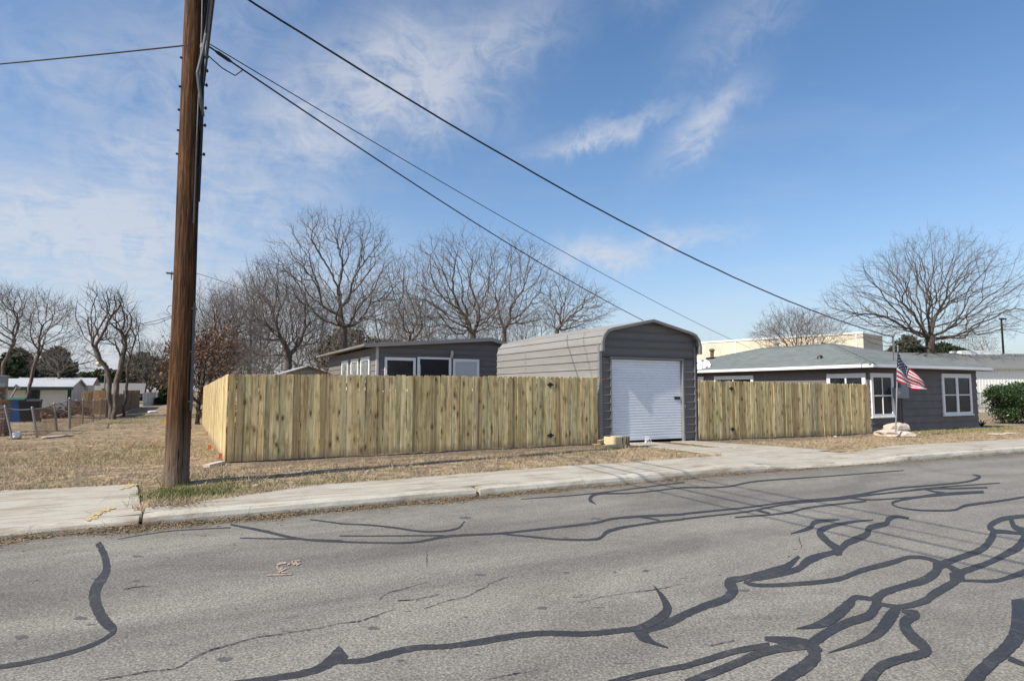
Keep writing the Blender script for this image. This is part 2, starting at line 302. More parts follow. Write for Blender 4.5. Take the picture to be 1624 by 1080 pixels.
plain('orange_plastic', (.80, .13, .02), .5, var=.1); plain('yellow_plastic', (.80, .52, .02), .5, var=.1); plain('yellow_paint', (.48, .38, .19), .9, var=.4, scale=40); plain('stain_dark', (.10, .095, .09), .9, var=.3, scale=20); plain('pink_paint', (.36, .27, .23), .9, var=.5, scale=50)
plain('rusty_wire', (.15, .085, .055), .8); plain('conduit_grey', (.10, .10, .098), .55); plain('box_grey', (.24, .26, .27), .5, var=.08); plain('meter_glass', (.45, .42, .38), .2, var=.3, scale=30); plain('tag_blue', (.02, .18, .62), .5); plain('wood_tan_paint', (.30, .25, .19), .8); plain('dish_white', (.66, .66, .66), .4, var=.05); plain('reflection_tint_pane', (.20, .23, .22), .15, var=.5, scale=5); plain('vinyl_blind', (.52, .54, .54), .5, var=.05, scale=14, stretch=(.3, .3, 3)); plain('blue_trim', (.16, .28, .42), .5); plain('lamp_globe', (.72, .62, .40), .3); plain('litter_white', (.72, .72, .72), .7); plain('red_tag', (.5, .06, .05), .5); plain('brass', (.45, .33, .12), .35, .8)
def m_glass():
    b = NB('window_glass'); n = b.noise(b.coord(), .8, 3); b.bump(n, .05, .05)
    return b.end(b.ramp(b.noise(b.coord(), 1.3, 4, .6), (.35, (.012, .014, .018)), (.7, (.04, .045, .052))), .08, 0, .22)
m_glass()

# ------------------------------------------------------------------ object helpers
COL = SC.collection; WL = {}
def tag(o, label=None, cat=None, group=None, kind=None):
    if label: o['label'] = label
    if cat: o['category'] = cat
    if group: o['group'] = group
    if kind: o['kind'] = kind
    return o
def reg(o, parent, wloc=(0, 0, 0)):
    COL.objects.link(o); wl = Vector(wloc); WL[o.name] = wl
    if parent is not None: o.parent = parent; o.location = wl - WL[parent.name]
    else: o.location = wl
    return o
def thing(name, loc, label, cat, group=None):
    o = bpy.data.objects.new(name, None); o.empty_display_size = .2; reg(o, None, loc); return tag(o, label, cat, group)
class MB:
    def __init__(s): s.v = []; s.f = []; s.mi = []; s.cur = 0
    def add(s, vs, fs):
        k = len(s.v); s.v.extend([tuple(p) for p in vs]); s.f.extend([tuple(i + k for i in f) for f in fs]); s.mi.extend([s.cur] * len(fs)); return s
    def box(s, x0, x1, y0, y1, z0, z1):
        return s.add([(x0, y0, z0), (x1, y0, z0), (x1, y1, z0), (x0, y1, z0), (x0, y0, z1), (x1, y0, z1), (x1, y1, z1), (x0, y1, z1)],
                     [(0, 3, 2, 1), (4, 5, 6, 7), (0, 1, 5, 4), (1, 2, 6, 5), (2, 3, 7, 6), (3, 0, 4, 7)])
    def obox(s, c, ax, ay, az):       # centre and half axes
        c = Vector(c); ax = Vector(ax); ay = Vector(ay); az = Vector(az)
        vs = [c + ax * i + ay * j + az * k for k in (-1, 1) for i, j in ((-1, -1), (1, -1), (1, 1), (-1, 1))]
        return s.add(vs, [(0, 3, 2, 1), (4, 5, 6, 7), (0, 1, 5, 4), (1, 2, 6, 5), (2, 3, 7, 6), (3, 0, 4, 7)])
    def tube(s, pts, rad, n=8, cap=True):
        pts = [Vector(p) for p in pts]; m = len(pts); rr = rad if isinstance(rad, (list, tuple)) else [rad] * m
        d0 = (pts[-1] - pts[0]); ref = Vector((0, 0, 1)) if abs(d0.normalized().z) < .8 else Vector((1, 0, 0)); vs = []
        for i, p in enumerate(pts):
            d = (pts[min(i + 1, m - 1)] - pts[max(i - 1, 0)]).normalized(); a = d.cross(ref).normalized(); b = d.cross(a)
            for k in range(n):
                t = 2 * math.pi * k / n; vs.append(p + (a * math.cos(t) + b * math.sin(t)) * rr[i])
        fs = [(i * n + k, (i + 1) * n + k, (i + 1) * n + (k + 1) % n, i * n + (k + 1) % n) for i in range(m - 1) for k in range(n)]
        if cap: fs += [tuple(range(n)), tuple((m - 1) * n + k for k in range(n - 1, -1, -1))]
        return s.add(vs, fs)
    def lathe(s, c, prof, n=14):      # prof: (radius, z)
        c = Vector(c); vs = [c + Vector((r * math.cos(2 * math.pi * k / n), r * math.sin(2 * math.pi * k / n), z)) for r, z in prof for k in range(n)]; m = len(prof)
        fs = [(i * n + k, i * n + (k + 1) % n, (i + 1) * n + (k + 1) % n, (i + 1) * n + k) for i in range(m - 1) for k in range(n)]
        return s.add(vs, fs + [tuple(range(n - 1, -1, -1)), tuple((m - 1) * n + k for k in range(n))])
    def grid(s, rows):                # rows of points, equal length
        n = len(rows[0]); vs = [p for r in rows for p in r]
        return s.add(vs, [(i * n + j, i * n + j + 1, (i + 1) * n + j + 1, (i + 1) * n + j) for i in range(len(rows) - 1) for j in range(n - 1)])
    def mesh(s, name, mats):
        me = bpy.data.meshes.new(name); me.from_pydata(s.v, [], s.f)
        for m in ([mats] if isinstance(mats, str) else mats): me.materials.append(MATS[m])
        if any(s.mi): me.polygons.foreach_set('material_index', s.mi)
        me.update(); return me
    def build(s, name, mats, parent=None, smooth=False, wloc=(0, 0, 0), bevel=0):
        me = s.mesh(name, mats)
        bm = bmesh.new(); bm.from_mesh(me); bmesh.ops.recalc_face_normals(bm, faces=bm.faces); bm.to_mesh(me); bm.free()
        if smooth: me.polygons.foreach_set('use_smooth', [True] * len(me.polygons))
        o = bpy.data.objects.new(name, me); reg(o, parent, wloc)
        if bevel:
            md = o.modifiers.new('bevel', 'BEVEL'); md.width = bevel; md.segments = 2; md.limit_method = 'ANGLE'
        return o
def np_mesh(name, verts, faces, mat, parent=None, wloc=(0, 0, 0), smooth=False):
    verts = np.asarray(verts, np.float32); faces = np.asarray(faces, np.int32); k = faces.shape[1]
    me = bpy.data.meshes.new(name); me.vertices.add(len(verts)); me.vertices.foreach_set('co', verts.ravel())
    me.loops.add(faces.size); me.loops.foreach_set('vertex_index', faces.ravel()); me.polygons.add(len(faces))
    me.polygons.foreach_set('loop_start', np.arange(0, faces.size, k, dtype=np.int32)); me.polygons.foreach_set('loop_total', np.full(len(faces), k, np.int32))
    if smooth: me.polygons.foreach_set('use_smooth', np.ones(len(faces), bool))
    me.update(calc_edges=True); me.materials.append(MATS[mat]); o = bpy.data.objects.new(name, me); reg(o, parent, wloc); return o
def share(name, me, parent, wloc, rot=(0, 0, 0), scale=(1, 1, 1)):
    o = bpy.data.objects.new(name, me); reg(o, parent, wloc); o.rotation_euler = rot; o.scale = scale; return o

# ================================================================== SETTING
def frange(a, b, st):
    n = max(1, round((b - a) / st)); return [a + (b - a) * i / n for i in range(n + 1)]
def build_ground():
    xs = [-900, -400, -150, -80, -50, -35, -25, -18] + frange(-14, 34, .3) + [36, 39, 43, 48, 55, 65, 80, 110, 160, 300, 900]
    ys = [-300, -60, 8.88, 8.92] + frange(9.05, 20, .25) + frange(20.5, 34, .5) + frange(36, 60, 2) + [66, 75, 90, 110, 150, 220, 400, 1500]
    b = MB(); b.grid([[(x, y, lawn(x, y)) for x in xs] for y in ys])
    tag(b.build('ground', 'dry_lawn_soil', smooth=True), kind='structure')
build_ground()
def build_road():
    xs = [-200, -80] + list(range(-40, 61)) + [120, 300]
    b = MB(); b.grid([[(x, y, roadz(x)) for x in xs] for y in (-9, -4, 0, 3, 6, 8.84)])
    return tag(b.build('road', 'asphalt'), kind='structure')
ROAD = build_road()

# ---- crack sealant: bands poured along cracks, traced on the road surface (points: x, y, width in photo pixels)
def catmull(pts, n=7):
    P = [np.array(p, float) for p in pts]; P = [2 * P[0] - P[1]] + P + [2 * P[-1] - P[-2]]; out = []
    for i in range(1, len(P) - 2):
        a, b, c, d = P[i - 1:i + 3]
        for k in range(n):
            t = k / n; out.append(.5 * (2 * b + (c - a) * t + (2 * a - 5 * b + 4 * c - d) * t * t + (3 * b - a - 3 * c + d) * t ** 3))
    out.append(P[-2]); return out
NSEAM = [0]
def band(name, pts, ox, mat='crack_sealant', n=15, jag=.10, parent=None, sc=3.007, oy=740, base=.0012, wander=0):
    rnd = random.Random(len(pts) * 31 + int(pts[0][0]))
    c = catmull([(ox + p[0] / sc, oy + p[1] / sc, p[2] / sc) for p in pts], n); L = []; M_ = []; R = []
    dz = base + NSEAM[0] * .00009; NSEAM[0] += 1; off = np.zeros(2)
    for i, p in enumerate(c):
        a = c[max(i - 1, 0)]; d = c[min(i + 1, len(c) - 1)]; t = np.array([d[0] - a[0], d[1] - a[1]]); t /= (np.hypot(*t) + 1e-9); nn = np.array([-t[1], t[0]])
        w = max(p[2] * (.85 if mat == 'crack_sealant' else 1), .45) * .5
        if wander: off = off * .7 + np.array((rnd.gauss(0, wander), rnd.gauss(0, wander * .5))); w *= rnd.uniform(.35, 1.2)
        cc = p[:2] + off
        ja = jag * (1.6 * mnoise.noise((i * .31, NSEAM[0], 0)) + 1.1 * mnoise.noise((i * .83, NSEAM[0], 5))) if not wander else rnd.uniform(-jag, jag)
        jb = jag * (1.6 * mnoise.noise((i * .31, NSEAM[0], 9)) + 1.1 * mnoise.noise((i * .83, NSEAM[0], 14))) if not wander else rnd.uniform(-jag, jag)
        l = cc + nn * w * (1 + ja); r = cc - nn * w * (1 + jb)
        for q, S in ((l, L), (r, R)):
            v = onroad(q[0], q[1]); v.z = roadz(v.x) + dz + i * 1.2e-5; S.append(v)
    b = MB(); b.grid([L, R]); o = b.build(name, mat, parent or ROAD); return o
def blot(x, y, rx, ry, mat, seed):
    r = random.Random(seed); ring = []
    for k in range(16):
        a = 2 * math.pi * k / 16; q = 1 + r.uniform(-.4, .3); v = onroad(x + rx * q * math.cos(a), y + ry * q * math.sin(a)); v.z = roadz(v.x) + .0008; ring.append(v)
    MB().add(ring, [tuple(range(16))]).build('stain', mat, ROAD)
def seams():
    a, m, r = 0, 540, 1084
    T = [
     (a, [(468, 362, 36), (500, 430, 40), (506, 500, 44), (462, 570, 58), (450, 625, 64), (470, 690, 64), (500, 738, 62), (535, 772, 50), (528, 800, 22), (440, 850, 22), (300, 895, 25), (150, 930, 25), (-20, 958, 25)]),
     (a, [(1100, 276, 10), (1250, 305, 15), (1380, 335, 14), (1500, 352, 12), (1640, 357, 11)]), (a, [(1145, 340, 7), (1400, 345, 8), (1630, 352, 8)]),
     (a, [(1480, 252, 7), (1560, 262, 8), (1640, 273, 8)]), (a, [(560, 345, 4), (800, 308, 6), (1100, 290, 7)]),
     (m, [(-5, 358, 11), (200, 363, 10), (350, 360, 12), (480, 337, 15), (560, 328, 13), (760, 318, 11), (1000, 293, 12), (1200, 270, 14), (1300, 248, 12), (1420, 238, 14), (1640, 227, 11)]),
     (m, [(-5, 330, 8), (200, 330, 7), (490, 328, 8)]), (m, [(-5, 272, 8), (120, 277, 9), (250, 290, 10), (380, 308, 10), (480, 308, 10), (560, 293, 10), (592, 260, 5)]),
     (m, [(770, 320, 9), (900, 333, 10), (1060, 347, 11), (1220, 345, 14), (1270, 312, 20), (1330, 293, 16), (1420, 278, 12), (1530, 262, 12), (1640, 250, 10)]),
     (m, [(1430, 240, 9), (1500, 251, 9), (1530, 262, 10)]), (m, [(1218, 180, 3), (1190, 155, 20), (1230, 130, 12), (1400, 125, 8), (1640, 98, 7)]), (m, [(860, 155, 4), (1200, 128, 7), (1640, 74, 7)]),
     (a, [(1100, 1030, 18), (1350, 1002, 35), (1500, 970, 40), (1580, 925, 62), (1630, 888, 84), (1640, 880, 60)]),
     (m, [(-20, 930, 26), (100, 925, 31), (200, 900, 40), (350, 865, 33), (500, 857, 28), (650, 838, 34), (800, 812, 35), (960, 795, 30), (1180, 797, 30), (1330, 782, 30), (1420, 770, 32), (1500, 735, 46), (1555, 690, 50), (1545, 640, 35), (1495, 568, 4)]),
     (m, [(1400, 778, 20), (1440, 805, 62), (1490, 838, 24), (1562, 864, 8)]), (m, [(1440, 782, 40), (1560, 745, 46), (1640, 708, 42)]),
     (r, [(-8, 712, 40), (100, 665, 40), (200, 630, 46), (235, 590, 60), (218, 550, 50), (290, 530, 28), (400, 505, 40), (490, 478, 38), (552, 428, 16)]),
     (r, [(300, 548, 10), (420, 522, 26), (540, 490, 34), (600, 445, 45), (690, 415, 28), (742, 402, 36)]), (r, [(740, 424, 34), (735, 395, 42), (690, 360, 34), (650, 312, 38), (700, 285, 22), (800, 264, 14), (905, 254, 6)]),
     (r, [(735, 408, 36), (780, 365, 36), (870, 325, 36), (888, 292, 32), (965, 272, 28), (978, 250, 28), (1020, 238, 16), (1074, 246, 12)]), (r, [(512, 320, 6), (600, 293, 22), (630, 264, 24), (742, 252, 6)]),
     (r, [(288, 548, 20), (350, 565, 20), (500, 562, 22), (720, 540, 26), (850, 495, 28), (1000, 455, 28), (1080, 432, 20), (1170, 440, 20), (1260, 475, 25), (1330, 512, 40)]),
     (r, [(1270, 530, 50), (1305, 525, 72), (1340, 520, 40)]), (r, [(1318, 505, 36), (1450, 460, 30), (1540, 415, 36), (1600, 380, 46), (1640, 325, 52)]), (r, [(1330, 543, 14), (1480, 545, 18), (1560, 525, 26), (1640, 498, 36)]),
     (r, [(1195, 482, 56), (1300, 440, 32), (1420, 395, 36), (1470, 340, 40), (1490, 310, 25), (1640, 322, 14)]), (r, [(1492, 312, 20), (1460, 285, 30), (1520, 250, 26), (1640, 234, 18)]), (r, [(1560, 248, 25), (1580, 288, 30), (1640, 308, 25)]),
     (r, [(1210, 462, 50), (1205, 500, 50), (1150, 540, 45), (1050, 570, 35), (950, 605, 42), (910, 645, 70)]), (r, [(905, 632, 22), (820, 625, 30), (785, 660, 56), (700, 730, 60), (620, 760, 30), (538, 773, 6)]),
     (r, [(925, 640, 60), (915, 668, 56), (880, 712, 50), (780, 745, 46), (690, 790, 50), (630, 830, 56), (590, 850, 40)]), (r, [(930, 655, 18), (1040, 668, 26), (1150, 640, 40), (1190, 610, 46), (1290, 552, 42), (1306, 528, 46)]),
     (r, [(1020, 668, 50), (985, 720, 70), (930, 790, 60), (850, 835, 30), (690, 889, 5)]), (r, [(1040, 688, 16), (1110, 705, 42), (1055, 742, 62), (1080, 800, 60), (1150, 862, 56), (1150, 890, 50), (1050, 915, 45), (950, 950, 55), (890, 1010, 70), (865, 1050, 75)]),
     (r, [(660, 880, 16), (610, 852, 46), (520, 835, 52), (388, 820, 24)]), (r, [(600, 865, 40), (625, 900, 70), (590, 945, 75), (510, 995, 70), (420, 1050, 60)]), (r, [(590, 850, 50), (400, 880, 46), (200, 960, 46), (10, 1035, 45)]),
     (r, [(410, 850, 30), (250, 880, 33), (100, 925, 33), (-8, 957, 29)]), (m, [(1640, 952, 29), (1450, 990, 31), (1280, 1032, 28)]),
     (r, [(1592, 632, 70), (1600, 700, 82), (1590, 800, 92), (1540, 870, 80), (1470, 930, 76), (1400, 1000, 80), (1360, 1050, 80)]), (r, [(1550, 915, 30), (1640, 950, 24)]),
     (r, [(-8, 226, 10), (120, 213, 9), (300, 195, 8), (500, 168, 9), (700, 152, 9), (830, 135, 10), (1000, 105, 9), (1200, 88, 8), (1350, 72, 9), (1412, 50, 14), (1378, 37, 4)]), (r, [(-8, 250, 9), (100, 238, 8), (300, 215, 8), (500, 178, 8), (750, 155, 8), (850, 140, 8), (1150, 108, 8), (1300, 104, 8), (1450, 100, 7)]),
     (r, [(245, 242, 7), (480, 222, 9), (600, 195, 9), (800, 172, 8), (870, 165, 8)]), (r, [(345, 208, 8), (380, 216, 12), (412, 222, 6)]), (r, [(795, 150, 8), (900, 158, 7), (1100, 145, 7), (1230, 130, 12), (1430, 118, 7)]),
     (r, [(1434, 124, 6), (1250, 135, 8), (1100, 150, 8), (1000, 170, 12), (1020, 192, 6), (1100, 206, 7), (1180, 210, 8), (1290, 207, 10), (1350, 185, 13), (1500, 165, 10), (1640, 143, 9)]), (r, [(1140, 104, 7), (1190, 118, 8), (1250, 126, 9)]), (r, [(850, 138, 8), (1000, 122, 6), (1200, 100, 6), (1510, 78, 5)]),
     (r, [(-5, 100, 7), (200, 96, 7), (350, 70, 7), (700, 45, 5), (1050, 18, 4)]),
    ]
    for ox, p in T: band('tar_seam', p, ox)
    K = [(a, [(470, 1020, 4), (560, 1005, 5), (700, 980, 4), (780, 972, 4), (850, 958, 5), (890, 935, 5), (905, 922, 5), (1000, 880, 5), (1100, 850, 4), (1200, 820, 4), (1300, 805, 4), (1400, 790, 3), (1500, 778, 3), (1600, 755, 3)]),
         (m, [(-20, 752, 3), (100, 735, 4), (160, 715, 4), (250, 680, 3)]), (m, [(400, 680, 3), (480, 650, 3), (600, 620, 3), (690, 575, 4), (720, 552, 3), (820, 520, 2)]), (m, [(180, 635, 4), (240, 600, 3), (420, 550, 2)]), (m, [(270, 642, 4), (380, 630, 3), (470, 610, 2)]), (m, [(410, 470, 3), (412, 440, 3), (414, 405, 2)]),
         (m, [(1130, 648, 2), (1300, 612, 2), (1500, 588, 3), (1624, 560, 2)]), (m, [(700, 1020, 3), (800, 995, 4), (940, 970, 3)]), (a, [(590, 585, 3), (640, 578, 5), (720, 570, 2)]), (r, [(120, 858, 3), (180, 845, 4), (240, 830, 4)]), (r, [(550, 330, 2), (556, 370, 4), (562, 392, 2)])]
    for ox, p in K: band('crack', [(x, y, w_ * .8) for x, y, w_ in p], ox, 'dark_void', 9, .4, base=.001, wander=.55)
    rb = random.Random(8)
    for k, (x, y, rx, ry) in enumerate([(218, 882, 8, 1.6), (128, 980, 12, 3), (33, 1010, 10, 4), (103, 951, 6, 1.3), (145, 990, 8, 2), (762, 911, 9, 2), (592, 996, 9, 3), (693, 1003, 3, 1.2), (975, 907, 3, 2), (1024, 905, 6, 2), (922, 943, 3, 1), (738, 978, 4, 1.2), (860, 964, 8, 3), (1180, 936, 10, 2.5), (945, 822, 9, 1.8), (740, 821, 10, 2.2), (355, 1045, 14, 4), (90, 845, 10, 2)]): blot(x, y, rx, ry, 'stain_dark', k)
    for k in range(32): y = rb.uniform(830, 1060); sc_ = (y - 618) / 300; blot(rb.uniform(0, 1300), y, rb.uniform(1.2, 4.5) * sc_ * 2, rb.uniform(.35, 1.0) * sc_ * 1.6, 'stain_dark', 100 + k)
    # utility locator's spray paint
    for p in ([(1272, 520, 5), (1310, 518, 7), (1392, 515, 4)], [(1320, 470, 8), (1340, 462, 12), (1365, 462, 8)], [(1318, 478, 8), (1330, 492, 9), (1348, 482, 8)], [(1330, 510, 7), (1335, 500, 8), (1366, 488, 6)], [(1340, 506, 6), (1366, 508, 7)], [(1370, 470, 7), (1384, 463, 8)], [(1392, 452, 8), (1400, 468, 8), (1412, 458, 8), (1416, 470, 8), (1432, 462, 6)], [(1405, 452, 5), (1430, 450, 5)]):
        band('spray_mark', p, a, 'pink_paint', 6, .45)
seams()

# ---- curb, sidewalk, aprons
def curbtop(X):
    z = -.032
    z += (-.062 + .032) * sm(-.36, -.46, X)
    d = sm(10.4, 11.6, X) * sm(15.6, 14.4, X); return z - .085 * d
def build_curb():
    C = MB(); root = bpy.data.objects.new('curb', None); reg(root, None, (-.4, 8.9, 0)); tag(root, kind='structure')
    segs = [(-40, -12.02), (-12, -6.02), (-6, -.43), (-.385, 4.06), (4.13, 7.12), (7.135, 10.6), (10.62, 13.0), (13.02, 15.5), (15.52, 19.4), (19.42, 23.4), (23.42, 28), (28.02, 34), (34.02, 60)]
    for i, (a, e) in enumerate(segs):
        rows = []; xs = frange(a, e, .16 if -8 < a < 30 else 2)
        for k, x in enumerate(xs):
            t = curbtop(x); n = lambda s: mnoise.noise((x * 2.3, s * 5.1 + i * 3, 2.2)) * .011 + mnoise.noise((x * 9, s * 7, i)) * .004
            e0 = 0 if 0 < k < len(xs) - 1 else -.012
            rows.append([(x, 8.80 + n(1), gx(x) - .24), (x, 8.815 + n(2), gx(x) + (t - .17) * .55), (x, 8.835 + n(3), gx(x) + t - .028 + e0), (x, 8.87 + n(4), gx(x) + t - .007 + e0 + n(5) * .3), (x, 8.93, gx(x) + t + e0 + n(6) * .3), (x, 9.03, gx(x) + t + .002 + e0), (x, 9.03, gx(x) - .25)])
        b = MB(); b.grid(rows)
        for r in (0, len(rows) - 1): b.add(rows[r], [tuple(range(7))])
        b.build('curb_stone', 'pale_curb', root, smooth=False)
build_curb()
def slabz(x, y): return gx(x) + curbtop(x) + .003 + (-.022 - curbtop(x)) * sm(9.03, 10.35, y)
def slab(root, poly_rows, mat='concrete'):
    """rows of (x,y): a slab with a thickness, top following the pavement"""
    rows = [[(x, y, slabz(x, y) + .0035 * mnoise.noise((x * 3, y * 3, 0))) for x, y in r] for r in poly_rows]; b = MB(); b.grid(rows)
    edge = rows[0] + [r[-1] for r in rows[1:]] + rows[-1][-2::-1] + [r[0] for r in rows[-2:0:-1]]
    n = len(edge); b.add(edge + [(x, y, z - .10) for x, y, z in edge], [(i, (i + 1) % n, n + (i + 1) % n, n + i) for i in range(n)])
    return b.build('slab', mat, root)
def build_sidewalk():
    root = bpy.data.objects.new('sidewalk', None); reg(root, None, (4, 9.6, 0)); tag(root, kind='structure')
    back = walk_back
    js = [-.385, 1.6, 3.15, 4.7, 6.3, 7.8, 9.4, 11.1, 14.1, 15.8, 17.5, 19.2, 21, 23, 25, 27.5, 30, 33, 37, 42, 50]
    for a, e in zip(js, js[1:]):
        xs = frange(a + .006, e - .006, .3); slab(root, [[(x, 9.034 + (back(x) + .012 * mnoise.noise((x * 4, 0, 5)) - 9.034) * t) for x in xs] for t in (0, .25, .5, .75, 1)])
    return root
SIDEWALK = build_sidewalk()
def build_aprons():
    root = bpy.data.objects.new('alley_apron', None); reg(root, None, (-3, 10.4, 0)); tag(root, kind='structure')
    def bk(x): return 11.72 + .35 * sm(-.6, -4, x) + .03 * mnoise.noise((x * 2, 1, 1))
    def rt(t): return -.405 - .22 * t + .03 * mnoise.noise((t * 6, 4, 2))
    for a, e in ((-16, -10.5), (-10.49, -5.2), (-5.19, None)):
        rows = []
        for t in [i / 10 for i in range(11)]:
            e2 = rt(t) if e is None else e; rows.append([(x, 9.034 + (bk(x) - 9.034) * t) for x in frange(a, e2, .35)])
        n = min(len(r) for r in rows); rows = [[(r[0][0] + (r[-1][0] - r[0][0]) * k / (n - 1), r[0][1]) for k in range(n)] for r in rows]
        rows = [[(x, 9.034 + (bk(x) - 9.034) * i / 10) for x, y in r] for i, r in enumerate(rows)]
        slab(root, rows)
    def mark(pts, wd):
        rq = random.Random(3); b = MB()
        for k in range(60):
            t = rq.random() * (len(pts) - 1.001); i = int(t); c = Vector(pts[i]).lerp(Vector(pts[i + 1]), t - i) + Vector((rq.gauss(0, wd * .28), rq.gauss(0, .02))); ring = []; s_ = rq.uniform(.012, .035)
            for j in range(7):
                a = j * 2 * math.pi / 7; q = c + Vector((math.cos(a), math.sin(a) * 1.6)) * s_ * rq.uniform(.6, 1.3); ring.append((q.x, q.y, (slabz(q.x, q.y) if q.y > 9.03 else gx(q.x) + curbtop(q.x)) + .0065 + k * 4e-5))
            b.add(ring, [tuple(range(7))])
        tag(b.build('spray_mark', 'yellow_paint', root), kind='stuff')
    def P(x, y): v = onlawn(x, y); return (v.x, v.y)
    random.seed(4); mark([(-.95, 8.95), (-.93, 9.1), (-.90, 9.3), (-.82, 9.5), (-.74, 9.62)], .11); mark([(-.80, 11.15), (-.72, 11.35), (-.66, 11.55), (-.66, 11.68)], .12)
    drive = bpy.data.objects.new('driveway', None); reg(drive, None, (12.4, 12, 0)); tag(drive, kind='structure')
    def dz(x, y): return gx(x) - .022 + .040 * sm(10.4, 11.8, y)
    def dslab(poly, ny=6):
        # poly: x-left(t), x-right(t), y0, y1
        xl, xr, y0, y1 = poly; rows = []
        for i in range(ny + 1):
            t = i / ny; a = xl[0] + (xl[1] - xl[0]) * t; e = xr[0] + (xr[1] - xr[0]) * t; y = y0 + (y1 - y0) * t
            rows.append([(a + (e - a) * k / 6, y) for k in range(7)])
        R = [[(x, y, dz(x, y) + .004 * mnoise.noise((x * 3, y * 3, 0))) for x, y in r] for r in rows]; b = MB(); b.grid(R)
        edge = R[0] + [r[-1] for r in R[1:]] + R[-1][-2::-1] + [r[0] for r in R[-2:0:-1]]; n = len(edge)
        b.add(edge + [(x, y, z - .1) for x, y, z in edge], [(i, (i + 1) % n, n + (i + 1) % n, n + i) for i in range(n)]); b.build('slab', 'concrete', drive)
    dslab(((11.3, 11.0), (15.0, 14.05), 10.452, 11.9)); dslab(((10.98, 10.75), (12.05, 11.95), 11.91, 13.9)); dslab(((12.75, 12.65), (14.04, 13.5), 11.91, 13.88))
build_aprons()

# ================================================================== WOOD FENCES
random.seed(11)
def picket_meshes(h, mat, n=10, wd=.1362, th=.017):
    out = []
    for i in range(n):
        hh = h + random.uniform(-.02, .02); c = .028 + random.uniform(-.004, .008); w2 = wd / 2 - random.uniform(0, .004); b = MB(); rows = []
        prof = [(-w2, 0), (w2, 0), (w2, hh - c), (w2 - c * .9, hh), (-w2 + c * .9, hh), (-w2, hh - c)]
        bow = random.uniform(-.004, .004); lean = random.uniform(-.004, .004)
        zs = [0, h * .33, h * .66]
        f0 = []; f1 = []
        outl = [(-w2, 0), (w2, 0), (w2 + bow, h * .35), (w2 + bow, h * .7), (w2 + lean, hh - c), (w2 + lean - c * .9, hh), (-w2 + lean + c * .9, hh), (-w2 + lean, hh - c), (-w2 + bow, h * .7), (-w2 + bow, h * .35)]
        k = len(outl); b.add([(x, -th / 2, z) for x, z in outl] + [(x, th / 2, z) for x, z in outl], [tuple(range(k)), tuple(range(2 * k - 1, k - 1, -1))] + [(j, j + k, (j + 1) % k + k, (j + 1) % k) for j in range(k)])
        me = b.mesh('picket', mat); out.append(me)
    return out
PK = picket_meshes(1.80, 'new_pine_picket'); PKS = picket_meshes(1.80, 'new_pine_picket', 4)
def hinge_plate(parent, x, y, z):
    b = MB(); pr = [(-.115, 0), (-.10, .012), (-.055, .022), (-.03, .05), (0, .062), (.03, .05), (.055, .022), (.10, .012), (.115, 0), (.10, -.012), (.055, -.022), (.03, -.05), (0, -.062), (-.03, -.05), (-.055, -.022), (-.10, -.012)]
    k = len(pr); b.add([(x + u, y - .008, z + v) for u, v in pr] + [(x + u, y - .0005, z + v) for u, v in pr], [tuple(range(k))] + [(j, j + k, (j + 1) % k + k, (j + 1) % k) for j in range(k)])
    b.tube([(x, y - .012, z - .065), (x, y - .012, z + .065)], .009, 8); b.build('hinge', 'black_iron', parent)
def run_front(fence, x0, x1, step=.1392, parent=None, Y=13.85, tops=None):
    n = round((x1 - x0) / step); st = (x1 - x0) / n
    for i in range(n):
        x = x0 + st * (i + .5); g = gx(x) + (.0 if tops is None else tops(x)); z = g + .03 + random.uniform(-.006, .006)
        share('picket', random.choice(PK), parent or fence, (x, Y + random.uniform(-.006, .006), z), (random.uniform(-.004, .004), random.uniform(-.0045, .0045), random.uniform(-.05, .05) + (math.pi if random.random() < .5 else 0)))
def rails(fence, x0, x1, Y=13.88):
    for h in (.32, .95, 1.55):
        b = MB(); pts = frange(x0, x1, 1.0)
        for a, e in zip(pts, pts[1:]):
            za, ze = gx(a) + h, gx(e) + h; b.add([(a, Y, za), (e, Y, ze), (e, Y + .04, ze), (a, Y + .04, za), (a, Y, za + .09), (e, Y, ze + .09), (e, Y + .04, ze + .09), (a, Y + .04, za + .09)], [(0, 3, 2, 1), (4, 5, 6, 7), (0, 1, 5, 4), (2, 3, 7, 6)])
        b.build('rail', 'cut_lumber', fence)
